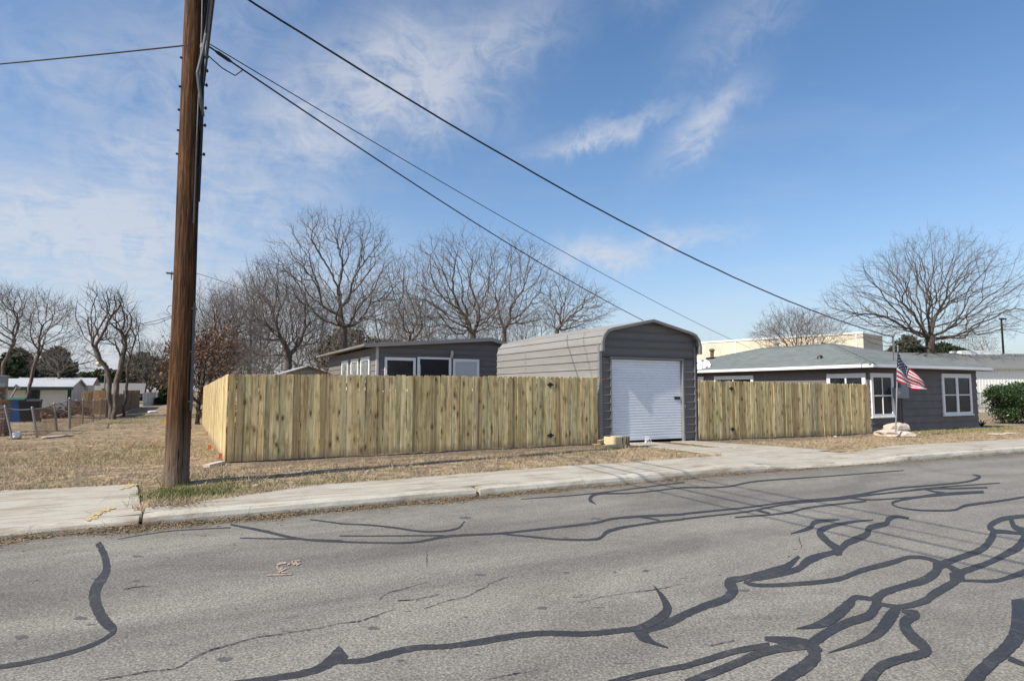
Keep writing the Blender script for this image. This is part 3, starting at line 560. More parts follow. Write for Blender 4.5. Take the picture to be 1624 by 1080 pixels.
def build_fences():
    f = thing('picket_fence', (.8, 13.85, 0), 'long new pine picket fence facing the street left of the garage', 'fence', 'new pine fence runs')
    run_front(f, .81, 8.5); rails(f, .83, 8.5)
    g = bpy.data.objects.new('gate', None); reg(g, f, (9.2, 13.88, 0)); [MB().box(8.52, 10.0, 13.885, 13.92, z, z + .09).build('gate_rail', 'cut_lumber', g) for z in (.35, 1.5)]
    tag(g, 'pine gate leaf hung on two black hinges beside the garage')
    run_front(f, 8.51, 10.02, parent=g)
    for z in (1.62, .30): hinge_plate(g, 8.50, 13.838, z)
    f2 = thing('picket_fence', (18, 13.85, -.1), 'new pine picket fence between the garage and the dark grey house', 'fence', 'new pine fence runs')
    run_front(f2, 15.16, 22.2); rails(f2, 15.16, 22.2)
    g2 = bpy.data.objects.new('gate', None); reg(g2, f2, (14.4, 13.88, 0)); [MB().box(13.75, 15.12, 13.885, 13.92, z, z + .09).build('gate_rail', 'cut_lumber', g2) for z in (.27, 1.42)]
    tag(g2, 'pine gate leaf hung on two black hinges right of the garage'); run_front(f2, 13.74, 15.158, parent=g2)
    for z in (1.52, .26): hinge_plate(g2, 15.15, 13.838, z)
    f3 = thing('picket_fence', (.8, 22, -.1), 'sunlit new pine picket fence running back along the dirt alley', 'fence', 'new pine fence runs')
    y = 13.86
    while y < 31.4:
        z = .02 - .0108 * (y - 13.85) + random.uniform(-.006, .006)
        share('picket', random.choice(PKS), f3, (.79 + random.uniform(-.003, .003), y + .07, z), (0, random.uniform(-.003, .003), math.pi / 2 + random.uniform(-.02, .02))); y += .1395
    for h in (.32, 1.5):
        MB().add([(.81, 13.95, h), (.85, 13.95, h), (.85, 31.3, h - .19), (.81, 31.3, h - .19), (.81, 13.95, h + .09), (.85, 13.95, h + .09), (.85, 31.3, h - .10), (.81, 31.3, h - .10)], [(0, 1, 2, 3), (4, 7, 6, 5), (0, 3, 7, 4), (1, 5, 6, 2), (0, 4, 5, 1), (2, 6, 7, 3)]).build('rail', 'cut_lumber', f3)
build_fences()

# ================================================================== METAL GARAGE
def strip(path, s0, s1, rib=.045, h=.026):
    """cross section of one ribbed metal panel along a path (list of 2D points): flat sheet, then a raised rib"""
    segl = [math.dist(a, b) for a, b in zip(path, path[1:])]
    def at(s, off):
        for (a, b), l in zip(zip(path, path[1:]), segl):
            if s <= l + 1e-9 or (a, b) == (path[-2], path[-1]):
                t = s / l; d = ((b[0] - a[0]) / l, (b[1] - a[1]) / l); return (a[0] + d[0] * s - d[1] * off, a[1] + d[1] * s + d[0] * off)
            s -= l
    cum = []; acc = 0
    for l in segl[:-1]: acc += l; cum.append(acc)
    ss = [(s0, 0)] + [(c, 0) for c in cum if s0 + .002 < c < s1 - rib - .01] + [(s1 - rib, 0), (s1 - rib * .72, h), (s1 - rib * .28, h), (s1, 0)]
    return [at(s, o) for s, o in ss]
def build_garage():
    G = thing('metal_garage', (11.95, 13.9, 0), 'grey metal carport style garage with rounded roof and white roll-up door', 'garage')
    xl, xr, yf, yb = 10.12, 13.68, 13.90, 20.2; xc = 11.95
    prof = [(xl, 0.0), (xl, 2.80), (xl + .055, 2.98), (xl + .19, 3.13), (xl + .36, 3.19), (xc, 3.50)]
    tot = sum(math.dist(a, b) for a, b in zip(prof, prof[1:])); n = round(tot / .228); st = tot / n
    for side in (1, -1):
        for i in range(n):
            cs = strip(prof, st * i, st * (i + 1)); eave = cs[0][1] > 2.5
            y0 = yf - (.17 if eave else .0)
            pts = [(x if side == 1 else 2 * xc - x, z) for x, z in cs]
            b = MB(); b.grid([[(x, y, z) for x, z in pts] for y in (y0, yb)])
            b.build('wall_panel' if not eave else 'roof_panel', 'warm_grey_siding', G)
    for ys in (18.05,):
        for k in range(12): MB().box(xl - .0035, xl - .0005, ys - .006, ys + .006, k * .228 + .004, k * .228 + .178).build('lap_seam', 'conduit_grey', G)
    # front edge trim following the roof
    def rp(k):  # outer profile full, scaled outward k
        left = [(xl - k, 2.55)] + [(xl - k, 2.80), (xl + .055 - k * .9, 2.98 + k * .4), (xl + .19 - k * .6, 3.13 + k * .8), (xl + .36 - k * .2, 3.19 + k), (xc, 3.50 + k)]
        return left + [(2 * xc - x, z) for x, z in left[-2::-1]]
    o, i_ = rp(.022), rp(-.055); b = MB(); m = len(o)
    for y in (yf - .20,): pass
    vs = [(x, yf - .2, z) for x, z in o] + [(x, yf - .2, z) for x, z in i_] + [(x, yf - .13, z) for x, z in o] + [(x, yf - .13, z) for x, z in i_]
    fs = []
    for k in range(m - 1):
        fs += [(k, k + 1, m + k + 1, m + k), (k, 2 * m + k, 2 * m + k + 1, k + 1), (m + k, m + k + 1, 3 * m + k + 1, 3 * m + k)]
    fs += [(0, m, 3 * m, 2 * m), (m - 1, 2 * m - 1, 4 * m - 1, 3 * m - 1)]
    b.add(vs, fs); b.build('roof_trim', 'trim_grey', G)
    def halfw(z):
        pts = [(x, zz) for x, zz in prof]
        for (a, za), (c, zc) in zip(pts, pts[1:]):
            if za <= z <= zc and zc > za: return xc - (a + (c - a) * (z - za) / (zc - za))
        return 0.0
    dl, dr, dt = 10.53, 13.17, 2.36
    def fpanel(z0, z1, a, e, clip=False):
        cs = strip([(0, z0), (0, z1)], 0, z1 - z0, .045, .034); rows = []
        for u, z in cs:
            y = yf + u * (1 if u < 0 else -1); y = yf - abs(u)
            if clip: hw = max(.02, halfw(min(z + .01, 3.49)) - .012); rows.append([(xc - hw, y, z), (xc + hw, y, z)])
            else: rows.append([(a, y, z), (e, y, z)])
        MB().grid(rows).build('front_panel', 'grey_siding', G)
    z = .02
    while z < 3.45:
        z1 = min(z + .2235, 3.47)
        if z1 <= dt + .03: fpanel(z, z1, xl + .075, dl - .045); fpanel(z, z1, dr + .045, xr - .05)
        elif z < dt: fpanel(z, dt + .03, xl + .075, dl - .045); fpanel(z, dt + .03, dr + .045, xr - .05); fpanel(dt + .05, z1 + .0, xl + .03, xr - .03)
        else: fpanel(z, z1, 0, 0, True)
        z = z1
    MB().box(xl - .012, xl + .072, yf - .035, yf + .06, 0, 2.78).build('corner_trim', 'trim_grey', G)
    MB().box(xr - .045, xr + .012, yf - .035, yf + .06, -.04, 2.78).build('corner_trim', 'trim_grey', G)
    MB().box(dl - .045, dl, yf - .03, yf + .12, 0, dt).build('door_jamb', 'trim_grey', G); MB().box(dr, dr + .05, yf - .03, yf + .12, -.05, dt).build('door_jamb', 'trim_grey', G)
    MB().box(dl - .045, dr + .05, yf - .032, yf + .12, dt, dt + .05).build('door_header', 'trim_grey', G)
    # roll-up door: corrugated curtain, bottom bar, latch
    rows = []; z = .10; y = yf + .09
    while z < dt - .015:
        for dz_, dy in ((0, 0), (.010, -.022), (.030, -.026), (.058, -.026), (.070, 0)): rows.append([(dl + .004, y + dy, z + dz_), (dr - .004, y + dy, z + dz_)])
        z += .078
    door = MB().grid(rows).build('roll_up_door', 'roll_door_white', G)
    MB().box(dl + .01, dr - .01, y - .03, y + .02, .055, .10).build('bottom_bar', 'roll_door_white', door)
    MB().box(dr - .27, dr - .05, y - .045, y - .015, 1.20, 1.27).box(dr - .2, dr - .1, y - .06, y - .044, 1.215, 1.255).build('latch', 'black_iron', door)
    MB().box(dl + 1.0, dl + 1.5, y - .022, y - .0165, 1.52, 1.55).build('scuff', 'box_grey', door)
    MB().box(xl + .08, xl + .16, yf - .045, yf - .02, 1.76, 1.80).build('tag', 'red_tag', G)
    MB().lathe((dr + .06, yf - .04, 1.0), [(.0, -.03), (.014, -.025), (.014, .02), (0, .03)], 8).build('padlock', 'brass', G)
    MB().box(xl + .03, xr - .03, yf + 1.0, yf + 1.03, 0, .5).build('shade_sheet', 'dark_void', G)  # low dark sheet, painted shade for the gap under the door
    b = MB(); b.add([(xl + .02, yb, 0), (xr - .02, yb, 0)] + [(x, yb, z) for x, z in [(2 * xc - p[0], p[1]) for p in prof[1:]]] + [(x, yb, z) for x, z in prof[-2:0:-1]], [tuple(range(2 + 5 + 4))]); b.build('back_wall', 'grey_siding', G)
build_garage()

# ================================================================== SHARED WINDOW BUILDER
def window(parent, origin, u, n, w_, h, panes=(2, 2), fr=.09, sill=True, meet=.5, mat='white_paint', glass='window_glass', muntin=.035):
    """origin: lower left corner on the wall; u: along wall; n: outward"""
    o = Vector(origin); u = Vector(u).normalized(); n = Vector(n).normalized(); z = Vector((0, 0, 1))
    def bar(b, a0, a1, z0, z1, d0, d1): b.obox(o + u * ((a0 + a1) / 2) + z * ((z0 + z1) / 2) + n * ((d0 + d1) / 2), u * ((a1 - a0) / 2), n * ((d1 - d0) / 2), z * ((z1 - z0) / 2))
    fb = MB(); bar(fb, 0, fr, 0, h, 0, .055); bar(fb, w_ - fr, w_, 0, h, 0, .055); bar(fb, fr, w_ - fr, h - fr * 1.25, h, 0, .058); bar(fb, fr, w_ - fr, 0, fr * .8, 0, .052)
    win = fb.build('window', mat, parent)
    nx, ny = panes; iw = (w_ - 2 * fr) / nx; z0, z1 = fr * .8, h - fr * 1.25
    gb = MB()
    for i in range(1, nx):
        m = muntin if nx == 2 and ny == 2 else .06; bar(gb, fr + iw * i - m / 2, fr + iw * i + m / 2, z0, z1, 0, .048)
    if ny == 2: zm = z0 + (z1 - z0) * meet; bar(gb, fr, w_ - fr, zm - .022, zm + .022, 0, .046)
    if gb.v: gb.build('sash', mat, win)
    zs = [z0, z1] if ny == 1 else [z0, zm, z1]
    for i in range(nx):
        for j in range(len(zs) - 1):
            pb = MB(); bar(pb, fr + iw * i, fr + iw * (i + 1), zs[j], zs[j + 1], 0, .022); pb.build('pane', glass, win)
    if sill: sb = MB(); bar(sb, -.05, w_ + .05, -.045, 0, 0, .09); sb.build('sill', mat, win)
    return win

# ================================================================== DARK GREY HOUSE
def build_house():
    x0, x1, y0, y1 = 22.97, 30.65, 14.3, 26.9; zb = -.22; ze = 2.30; ov = .46
    H = thing('grey_house', (26.8, 20, -.18), 'single storey dark grey house with green grey hip roof behind the fence', 'house')
    MB().box(x0 + .03, x1 - .03, y0 + .03, y1, zb, ze).build('wall', 'house_grey', H)
    z = -.12; h = .29; k = 0
    while z < ze - .02:
        zt = min(z + h, ze)
        MB().add([(x0 - .012, y0 - .036, z), (x1 + .005, y0 - .036, z), (x1 + .005, y0 + .004, zt), (x0 - .012, y0 + .004, zt), (x0 - .012, y0 + .03, z), (x1 + .005, y0 + .03, z), (x1 + .005, y0 + .03, zt), (x0 - .012, y0 + .03, zt)], [(0, 1, 2, 3), (0, 4, 5, 1), (3, 2, 6, 7), (1, 5, 6, 2), (0, 3, 7, 4)]).build('siding_board', 'house_grey', H)
        MB().add([(x0 - .026, y0 + .031, z), (x0 - .026, y1, z), (x0 + .004, y1, zt), (x0 + .004, y0 + .031, zt), (x0 + .03, y0 + .031, z), (x0 + .03, y1, z), (x0 + .03, y1, zt), (x0 + .03, y0 + .031, zt)], [(0, 1, 2, 3), (0, 4, 5, 1), (3, 2, 6, 7), (1, 5, 6, 2), (0, 3, 7, 4)]).build('siding_board', 'house_grey', H)
        z = zt
    # hip roof
    a0, a1, b0, b1 = x0 - ov, x1 + ov, y0 - ov, y1 + ov; zr = 3.66; zt = 2.45; r0, r1 = 18.55, 22.6; xm = (x0 + x1) / 2 + .15
    C = [(a0, b0, zt), (a1, b0, zt), (a1, b1, zt), (a0, b1, zt), (xm, r0, zr), (xm, r1, zr)]
    roof = MB().add(C + [(x, y, z - .03) for x, y, z in C[:4]], [(0, 1, 4), (1, 2, 5, 4), (2, 3, 5), (3, 0, 4, 5), (0, 6, 7, 1), (1, 7, 8, 2), (2, 8, 9, 3), (3, 9, 6, 0), (6, 9, 8, 7)]).build('roof', 'grey_green_shingles', H)
    # ridge and hip cap shingles
    for p, q in ((C[0], C[4]), (C[1], C[4]), (C[4], C[5]), (C[3], C[5])):
        p, q = Vector(p), Vector(q); n = max(6, int((q - p).length / .3)); d = (q - p).normalized(); s = d.cross(Vector((0, 0, 1))).normalized(); cb = MB()
        for i in range(n):
            c = p + (q - p) * ((i + .5) / n) + Vector((0, 0, .012)); L = (q - p).length / n * .53
            cb.add([c - d * L - s * .13 - Vector((0, 0, .025)), c - d * L + Vector((0, 0, .018)), c - d * L + s * .13 - Vector((0, 0, .025)), c + d * L - s * .13 - Vector((0, 0, .035)), c + d * L + Vector((0, 0, .008)), c + d * L + s * .13 - Vector((0, 0, .035))], [(0, 1, 4, 3), (1, 2, 5, 4)])
        cb.build('ridge_cap', 'grey_green_shingles', roof)
    for (xa, xb, ya, yb) in ((a0 - .02, a1 + .02, b0 - .022, b0), (a0 - .022, a0, b0, b1), (a1, a1 + .022, b0, b1)):
        MB().box(xa, xb, ya, yb, zt - .125, zt - .008).build('fascia', 'white_paint', H)
    MB().box(a0 + .004, a1 - .004, b0 + .004, y0 - .02, zt - .15, zt - .12).build('soffit', 'house_grey', H); MB().box(a0 + .004, x0 - .02, y0 - .02, b1, zt - .149, zt - .119).build('soffit', 'house_grey', H)
    # windows
    U = Vector((1, 0, 0)); Fn = Vector((0, -1, 0))
    window(H, (x0 + .02, y0 - .02, .46), U, Fn, 1.42, 1.66, (2, 2), .13)
    window(H, (27.85, y0 - .02, .44), U, Fn, 2.26, 1.72, (2, 2), .14, muntin=.17)
    V = Vector((0, -1, 0)); Ln = Vector((-1, 0, 0))
    window(H, (x0 - .02, 16.0, .46), V, Ln, 1.6, 1.66, (2, 1), .14); window(H, (x0 - .02, 22.0, .9), V, Ln, 2.35, 1.24, (2, 1), .14); window(H, (x0 - .02, 24.6, .9), V, Ln, 1.9, 1.24, (2, 1), .14)
    MB().box(x0 + .012, x0 + .06, y0 - .026, y0 - .012, -.1, ze).build('corner_board', 'house_grey', H)
    # electric service: panel, meter, conduits, mast
    p0 = atY(1427, 632, 14.2); p1 = atY(1437.5, 606, 14.2)
    pan = MB().box(p0.x, p1.x, 14.12, 14.28, p0.z, p1.z).build('breaker_box', 'box_grey', H, bevel=.01)
    q0 = atY(1417, 631.5, 14.2); q1 = atY(1427.5, 614.5, 14.2); mb = MB().box(q0.x, q1.x - .005, 14.10, 14.28, q0.z, q1.z).build('meter_box', 'box_grey', H, bevel=.01)
    mc = atY(1426.5, 623, 14.0); b = MB(); b.tube([(mc.x, 14.10, mc.z), (mc.x, 14.02, mc.z), (mc.x, 13.985, mc.z)], [.095, .09, .06], 16); b.build('meter_dial', 'meter_glass', mb, smooth=False)
    MB().box(mc.x - .04, mc.x + .04, 14.10, 14.13, q0.z - .13, q0.z - .03).build('seal_tag', 'tag_blue', mb)
    for px in (1427.5, 1432): v = atY(px, 650, 14.24); MB().tube([(v.x, 14.25, -.15), (v.x, 14.25, q0.z)], .022, 8).build('conduit', 'house_grey', H)
    ms = atY(1417.5, 560, 14.6); MB().tube([(ms.x, 14.6, 2.45), (ms.x, 14.6, 3.62)], .036, 10).lathe((ms.x, 14.6, 3.62), [(.036, 0), (.07, .02), (.08, .08), (.03, .14)], 10).lathe((ms.x, 14.6, 2.6), [(.16, -.1), (.06, 0), (.045, .05)], 10).build('service_mast', 'galvanised', H)
    # roof furniture
    ch = Vector((25.2, 24.3, 2.95)); cm = MB().box(ch.x - .22, ch.x + .22, ch.y - .22, ch.y + .22, ch.z - .25, ch.z + .28).build('vent_box', 'black_iron', roof)
    MB().tube([(ch.x, ch.y, ch.z + .27), (ch.x, ch.y, ch.z + .62)], .10, 12).lathe((ch.x, ch.y, ch.z + .62), [(.10, 0), (.17, .02), (.17, .07), (.05, .15)], 12).build('flue', 'old_board', cm)
    v = atX(1232, 551, 27.3); MB().tube([(27.3, v.y, 3.55), (27.3, v.y, 3.85)], .10, 12).lathe((27.3, v.y, 3.85), [(.1, 0), (.15, .02), (.15, .08), (.04, .13)], 12).build('vent_pipe', 'galvanised', roof)
    v = atX(1301, 574, 23.9); zz = zt + (v.x - a0) / (xm - a0) * (zr - zt); MB().lathe((v.x, v.y, zz - .03), [(.14, 0), (.12, .06), (.10, .13), (.02, .16)], 10).build('roof_vent', 'black_iron', roof)
    MB().box(x0 - .03, x0 + 2.2, y0 - .03, y0 - .012, .0, .03).build('skirt_strip', 'wood_tan_paint', H)
    # satellite dish standing on the eave
    D = thing('satellite_dish', (23.2, 23.3, 2.6), 'white satellite dish on the grey house roof beside the garage', 'satellite dish')
    c = atX(1113.5, 580, 22.9); nrm = Vector((-.55, -.62, .55)).normalized(); s1 = nrm.cross(Vector((0, 0, 1))).normalized(); s2 = s1.cross(nrm); rows = []
    for r in (0, .12, .24, .34, .40): rows.append([c + s1 * (r * math.cos(t)) + s2 * (r * .9 * math.sin(t)) + nrm * (r * r * .5) for t in [2 * math.pi * k / 20 for k in range(21)]])
    MB().grid(rows).build('dish', 'dish_white', D, smooth=True)
    foot = Vector((c.x + .25, c.y + .05, zt + (c.x + .25 - a0) / (xm - a0) * (zr - zt))); MB().tube([c + nrm * -.02, c - nrm * .12, foot], .02, 8).tube([foot + Vector((.1, .12, .02)), c - nrm * .1], .012, 6).build('arm', 'black_iron', D)
    MB().tube([c - s2 * .36, c + nrm * .42 - s2 * .1], .012, 6).box(c.x + nrm.x * .42 - .04, c.x + nrm.x * .42 + .04, c.y + nrm.y * .42 - .04, c.y + nrm.y * .42 + .04, c.z + nrm.z * .42 - .04, c.z + nrm.z * .42 + .05).build('receiver', 'box_grey', D)
    return ms
MAST = build_house()

# ================================================================== WORKSHOP BEHIND THE FENCE
def build_workshop():
    x0, x1, yf, yb = 6.7, 13.6, 24.0, 33.2; ze = 3.18
    S = thing('metal_workshop', (9, 26, -.05), 'grey metal sided workshop with white framed windows rising behind the fence', 'workshop')
    peak = (11.6, 3.66); le = (6.15, 3.22); re_ = (14.2, 3.1)
    MB().box(x0 + .04, x1 - .02, yf + .04, yb - .04, -.1, 3.2).build('wall', 'grey_siding', S)
    b = MB(); b.add([(x0, yf + .02, 3.2), (x1, yf + .02, 3.2), (peak[0], yf + .02, peak[1] - .04), (x0, yf + .02, 3.24)], [(0, 1, 2, 3)]); b.build('gable', 'grey_siding', S)
    def rtop(x): return le[1] + (peak[1] - le[1]) * (x - le[0]) / (peak[0] - le[0]) if x < peak[0] else peak[1] + (re_[1] - peak[1]) * (x - peak[0]) / (re_[0] - peak[0])
    z = .0
    while z < 3.6:
        z1 = z + .228; cs = strip([(0, z), (0, z1)], 0, .228); rows = []
        for u, zz in cs:
            a = x0; e = x1
            if zz > 3.15:
                a = max(x0, le[0] + (zz + .05 - le[1]) / (peak[1] - le[1]) * (peak[0] - le[0])); e = min(x1, peak[0] + (peak[1] - zz - .05) / (peak[1] - re_[1]) * (re_[0] - peak[0]))
            if e - a < .05: a = e = peak[0]
            rows.append([(a, yf - abs(u), zz), (e, yf - abs(u), zz)])
        MB().grid(rows).build('front_panel', 'grey_siding', S)
        if z1 < 3.25: MB().grid([[(x0 - abs(u), yf + .05, zz), (x0 - abs(u), yb, zz)] for u, zz in cs]).build('side_panel', 'mid_grey_siding', S)
        z = z1
    t = .055; y0, y1 = yf - .28, yb + .5
    roof = MB().add([(le[0], y0, le[1]), (peak[0], y0, peak[1]), (re_[0], y0, re_[1]), (le[0], y1, le[1]), (peak[0], y1, peak[1]), (re_[0], y1, re_[1])] + [(x, y, z + t) for x, y, z in ((le[0], y0, le[1]), (peak[0], y0, peak[1]), (re_[0], y0, re_[1]), (le[0], y1, le[1]), (peak[0], y1, peak[1]), (re_[0], y1, re_[1]))], [(0, 1, 4, 3), (1, 2, 5, 4), (6, 9, 10, 7), (7, 10, 11, 8), (0, 6, 7, 1), (1, 7, 8, 2), (3, 4, 10, 9), (4, 5, 11, 10), (0, 3, 9, 6), (2, 8, 11, 5)]).build('roof', 'warm_grey_siding', S)
    b = MB()
    for (p, q) in ((le, peak), (peak, re_)):
        b.add([(p[0], y0 - .02, p[1] - .09), (q[0], y0 - .02, q[1] - .09), (q[0], y0 - .02, q[1] + t + .01), (p[0], y0 - .02, p[1] + t + .01), (p[0], y0 - .001, p[1] - .09), (q[0], y0 - .001, q[1] - .09), (q[0], y0 - .001, q[1] + t + .01), (p[0], y0 - .001, p[1] + t + .01)], [(0, 1, 2, 3), (0, 4, 5, 1), (3, 2, 6, 7)])
    b.build('roof_trim', 'trim_grey', roof)
    k = 0
    for y in frange(y0 + .15, y1 - .05, .25):    # crimps at the sheet ends along the eave
        pass
    MB().box(le[0] - .03, le[0], y0, y1, le[1] - .03, le[1] + t - .004).build('eave_edge', 'mid_grey_siding', roof)
    MB().box(x0 - .03, x0 + .06, yf - .03, yf + .06, 0, 3.2).build('corner_trim', 'pale_roof', S)
    U = Vector((1, 0, 0)); N_ = Vector((0, -1, 0))
    window(S, (7.0, yf - .03, 1.45), U, N_, 1.28, 1.33, (1, 2), .095, meet=.42); window(S, (9.93, yf - .03, 1.45), U, N_, 1.2, 1.33, (1, 2), .095, meet=.36, glass='vinyl_blind')
    d = MB(); yy = yf - .03
    d.box(8.36, 8.46, yy - .06, yy, 0, 2.82).box(9.74, 9.84, yy - .06, yy, 0, 2.82).box(8.46, 9.74, yy - .06, yy, 2.74, 2.82)
    door = d.build('doorway', 'white_paint', S); MB().box(8.46, 9.74, yy - .02, yy - .005, 0, 2.74).build('doorway_shade', 'dark_void', door); MB().box(8.47, 8.50, yy - .05, yy - .02, 1.2, 2.5).build('door_edge', 'pale_roof', door)  # flat dark sheet across the doorway, interior shade put into its colour
    V = Vector((0, -1, 0)); L_ = Vector((-1, 0, 0))
    for ya, wd in ((24.9, 1.4), (26.75, 1.3), (28.65, 1.25)): window(S, (x0 - .02, ya + wd, 1.5), V, L_, wd, 1.34, (1, 2), .11, meet=.2, glass='reflection_tint_pane')  # greenish grey pane colour stands in for a reflection on the glass
    MB().lathe((9.86, yy - .08, 2.95), [(.03, -.05), (.07, 0), (.06, .14), (.02, .18)], 8).box(9.80, 9.92, yy - .06, yy, 2.80, 2.92).build('floodlight', 'stone_pale', S)
build_workshop()
def build_shed():
    c = atY(487, 580, 33); S = thing('garden_shed', (c.x, 33, -.2), 'small brown gabled shed roof just peeking over the pine fence', 'shed')
    x, zp = c.x, c.z; hw = 1.9; ze = zp - .62
    MB().box(x - 1.5, x + 1.5, 33, 36, -.25, ze + .1).build('wall', 'wood_tan_paint', S)
    MB().add([(x - 1.5, 33, ze + .1), (x + 1.5, 33, ze + .1), (x, 33, zp - .08)], [(0, 1, 2)]).build('gable', 'wood_tan_paint', S)
    b = MB().box(x - .3, x + .35, 32.96, 32.99, zp - .38, zp - .24).build('gable_vent', 'box_grey', S)
    for s in (-1, 1):
        n = Vector((s * .31, 0, .95)) * .05; v = [Vector(p) for p in ((x, 32.75, zp), (x + s * hw, 32.75, ze), (x + s * hw, 36.3, ze), (x, 36.3, zp))]
        MB().add(v + [p - n for p in v], [(0, 1, 2, 3), (7, 6, 5, 4), (0, 4, 5, 1), (1, 5, 6, 2), (2, 6, 7, 3), (3, 7, 4, 0)]).build('roof', 'old_board' if s > 0 else 'pale_roof', S)
build_shed()

# ================================================================== FAR BUILDINGS
def build_far():
    # cream warehouse
    A = atY(1370, 560, 60); Wd = (A.x, A.y)
    cA = Vector((A.x, A.y)); dirL = Vector((-.26, .965)).normalized(); dirR = Vector((.97, .24)).normalized()
    T = thing('warehouse', (A.x, A.y, -.3), 'cream flat roofed warehouse far behind the grey house', 'warehouse')
    zt = CZ + ray(1370, 528).z / ray(1370, 528).y * A.y
    P0 = cA + dirL * 60; P1 = cA; P2 = cA + dirR * 9; P3 = P2 + dirL * 60
    MB().add([(p.x, p.y, z) for z in (-.4, zt) for p in (P0, P1, P2, P3)], [(0, 1, 5, 4), (1, 2, 6, 5), (2, 3, 7, 6), (3, 0, 4, 7), (4, 5, 6, 7)]).build('wall', 'cream_stucco', T)
    nL = Vector((-dirL.y, dirL.x)) ; nL = nL if nL.x < 0 else -nL
    b = MB(); q0 = P0 + nL * .12; q1 = P1 + nL * .12
    b.add([(q0.x, q0.y, zt - .12), (q1.x, q1.y, zt - .12), (q1.x, q1.y, zt + .18), (q0.x, q0.y, zt + .18), (P0.x, P0.y, zt - .12), (P1.x, P1.y, zt - .12), (P1.x, P1.y, zt + .18), (P0.x, P0.y, zt + .18)], [(0, 1, 2, 3), (3, 2, 6, 7), (0, 4, 5, 1), (1, 5, 6, 2), (0, 3, 7, 4)]); b.build('parapet_cap', 'white_paint', T)
    for t in (1.0, 21.5, 44):
        c = P1 + dirL * t + nL * .06; MB().obox((c.x, c.y, zt / 2 - .2), (dirL.x * .12, dirL.y * .12, 0), (nL.x * .06, nL.y * .06, 0), (0, 0, zt / 2)).build('downpipe', 'white_paint', T)
    c = P1 + dirL * 31 + nL * .05; MB().obox((c.x, c.y, 4.1), (dirL.x * .9, dirL.y * .9, 0), (nL.x * .05, nL.y * .05, 0), (0, 0, .75)).build('window', 'dark_void', T)
    # white metal building on the right
    B = thing('white_metal_building', (atY(1486, 600, 34).x, 34, -.35), 'long white metal building with grey ribbed roof at the far right', 'building')
    bx0, bx1, by = atY(1486, 600, 34).x, 120, 34.0; ze = atY(1600, 587, by).z; zr = atY(1600, 570, by + 9).z
    MB().box(bx0, bx1, by, by + 18, -.4, ze).build('wall', 'white_metal_wall', B)
    rb = MB()
    for x in frange(bx0 + .2, bx1 - .2, .35): rb.box(x - .03, x + .03, by - .03, by, -.3, ze - .02)
    tag(rb.build('wall_ribs', 'white_metal_wall', B), kind='stuff')
    rf = MB().add([(bx0 - .5, by - .5, ze), (bx1, by - .5, ze), (bx1, by + 9, zr), (bx0 - .5, by + 9, zr), (bx0 - .5, by + 18.5, ze), (bx1, by + 18.5, ze), (bx0 - .5, by - .5, ze - .12), (bx1, by - .5, ze - .12), (bx0 - .5, by + 18.5, ze - .12)], [(0, 1, 2, 3), (3, 2, 5, 4), (6, 7, 1, 0), (0, 3, 4, 8, 6)]).build('roof', 'galvanised', B)
    x = bx0 - .4; rm = MB(); sl = (zr - ze) / 9.5
    while x < bx1:
        rm.add([(x, by - .5, ze + .01), (x + .05, by - .5, ze + .01), (x + .05, by + 9, zr + .01), (x, by + 9, zr + .01), (x, by - .5, ze + .05), (x + .05, by - .5, ze + .05), (x + .05, by + 9, zr + .05), (x, by + 9, zr + .05)], [(4, 5, 6, 7), (0, 4, 7, 3), (1, 2, 6, 5), (0, 1, 5, 4)]); x += .45
    tag(rm.build('roof_ribs', 'galvanised', rf), kind='stuff')
    MB().box(bx0 + 11, bx0 + 16, by + 8.2, by + 10, zr - .3, zr + .3).build('ridge_monitor', 'white_metal_wall', B)
    B.rotation_euler = (0, 0, math.radians(-20))
    # iron picket fence in front of it
    I = thing('iron_fence', (72, 31.5, -.35), 'black iron picket fence before the white metal building', 'fence'); y = 31.5; zt = atY(1565, 622.5, y).z; zb = lawn(70, y)
    MB().box(61, 92, y - .012, y + .012, zt - .06, zt - .03).box(61, 92, y - .012, y + .012, zb + .16, zb + .19).box(61, 92, y - .012, y + .012, zb + .36, zb + .39).build('rail', 'black_iron', I)
    x = 61; me = MB().box(-.009, .009, -.009, .009, 0, zt - zb).mesh('iron_bar', 'black_iron')
    while x < 92: share('iron_bar', me, I, (x, y, zb)); x += .14
    dr = MB().grid([[(x, yy, gx(x) + .02) for x in (50, 56, 60, 66, 72, 80, 95)] for yy in (25.5, 28.2, 30.6)]); tag(dr.build('side_driveway', 'concrete'), kind='structure')
    # dark lamp pole far right
    p = atY(1594, 600, 40); P = thing('lamp_pole', (p.x, 40, -.3), 'tall thin dark lamp pole rising behind the white metal building', 'pole'); zt = atY(1594, 506, 40).z
    MB().tube([(p.x, 40, -.3), (p.x, 40, zt)], [.14, .11], 10).build('shaft', 'black_iron', P); MB().box(p.x - .2, p.x + .9, 39.8, 40.2, zt - .12, zt + .08).build('lamp_head', 'black_iron', P)
    # cream house on the left, across the alley
    yf = 58.0; c = atY(113, 611, yf); l = atY(-60, 608, yf); ze = c.z; H = thing('cream_house', (c.x - 6, yf, -.3), 'low cream house with white roof and green trim beyond the chain link fence', 'house')
    g1 = atX(134, 612, c.x); yb = g1.y; pk = atX(127, 602, c.x); pk.z = max(pk.z, ze + .5); ym = (yf + yb) / 2
    MB().box(l.x, c.x, yf, yb, -.4, ze).add([(c.x, yf, ze), (c.x, yb, ze), (c.x, ym, pk.z)], [(0, 1, 2)]).build('wall', 'cream_house', H)
    z = .0
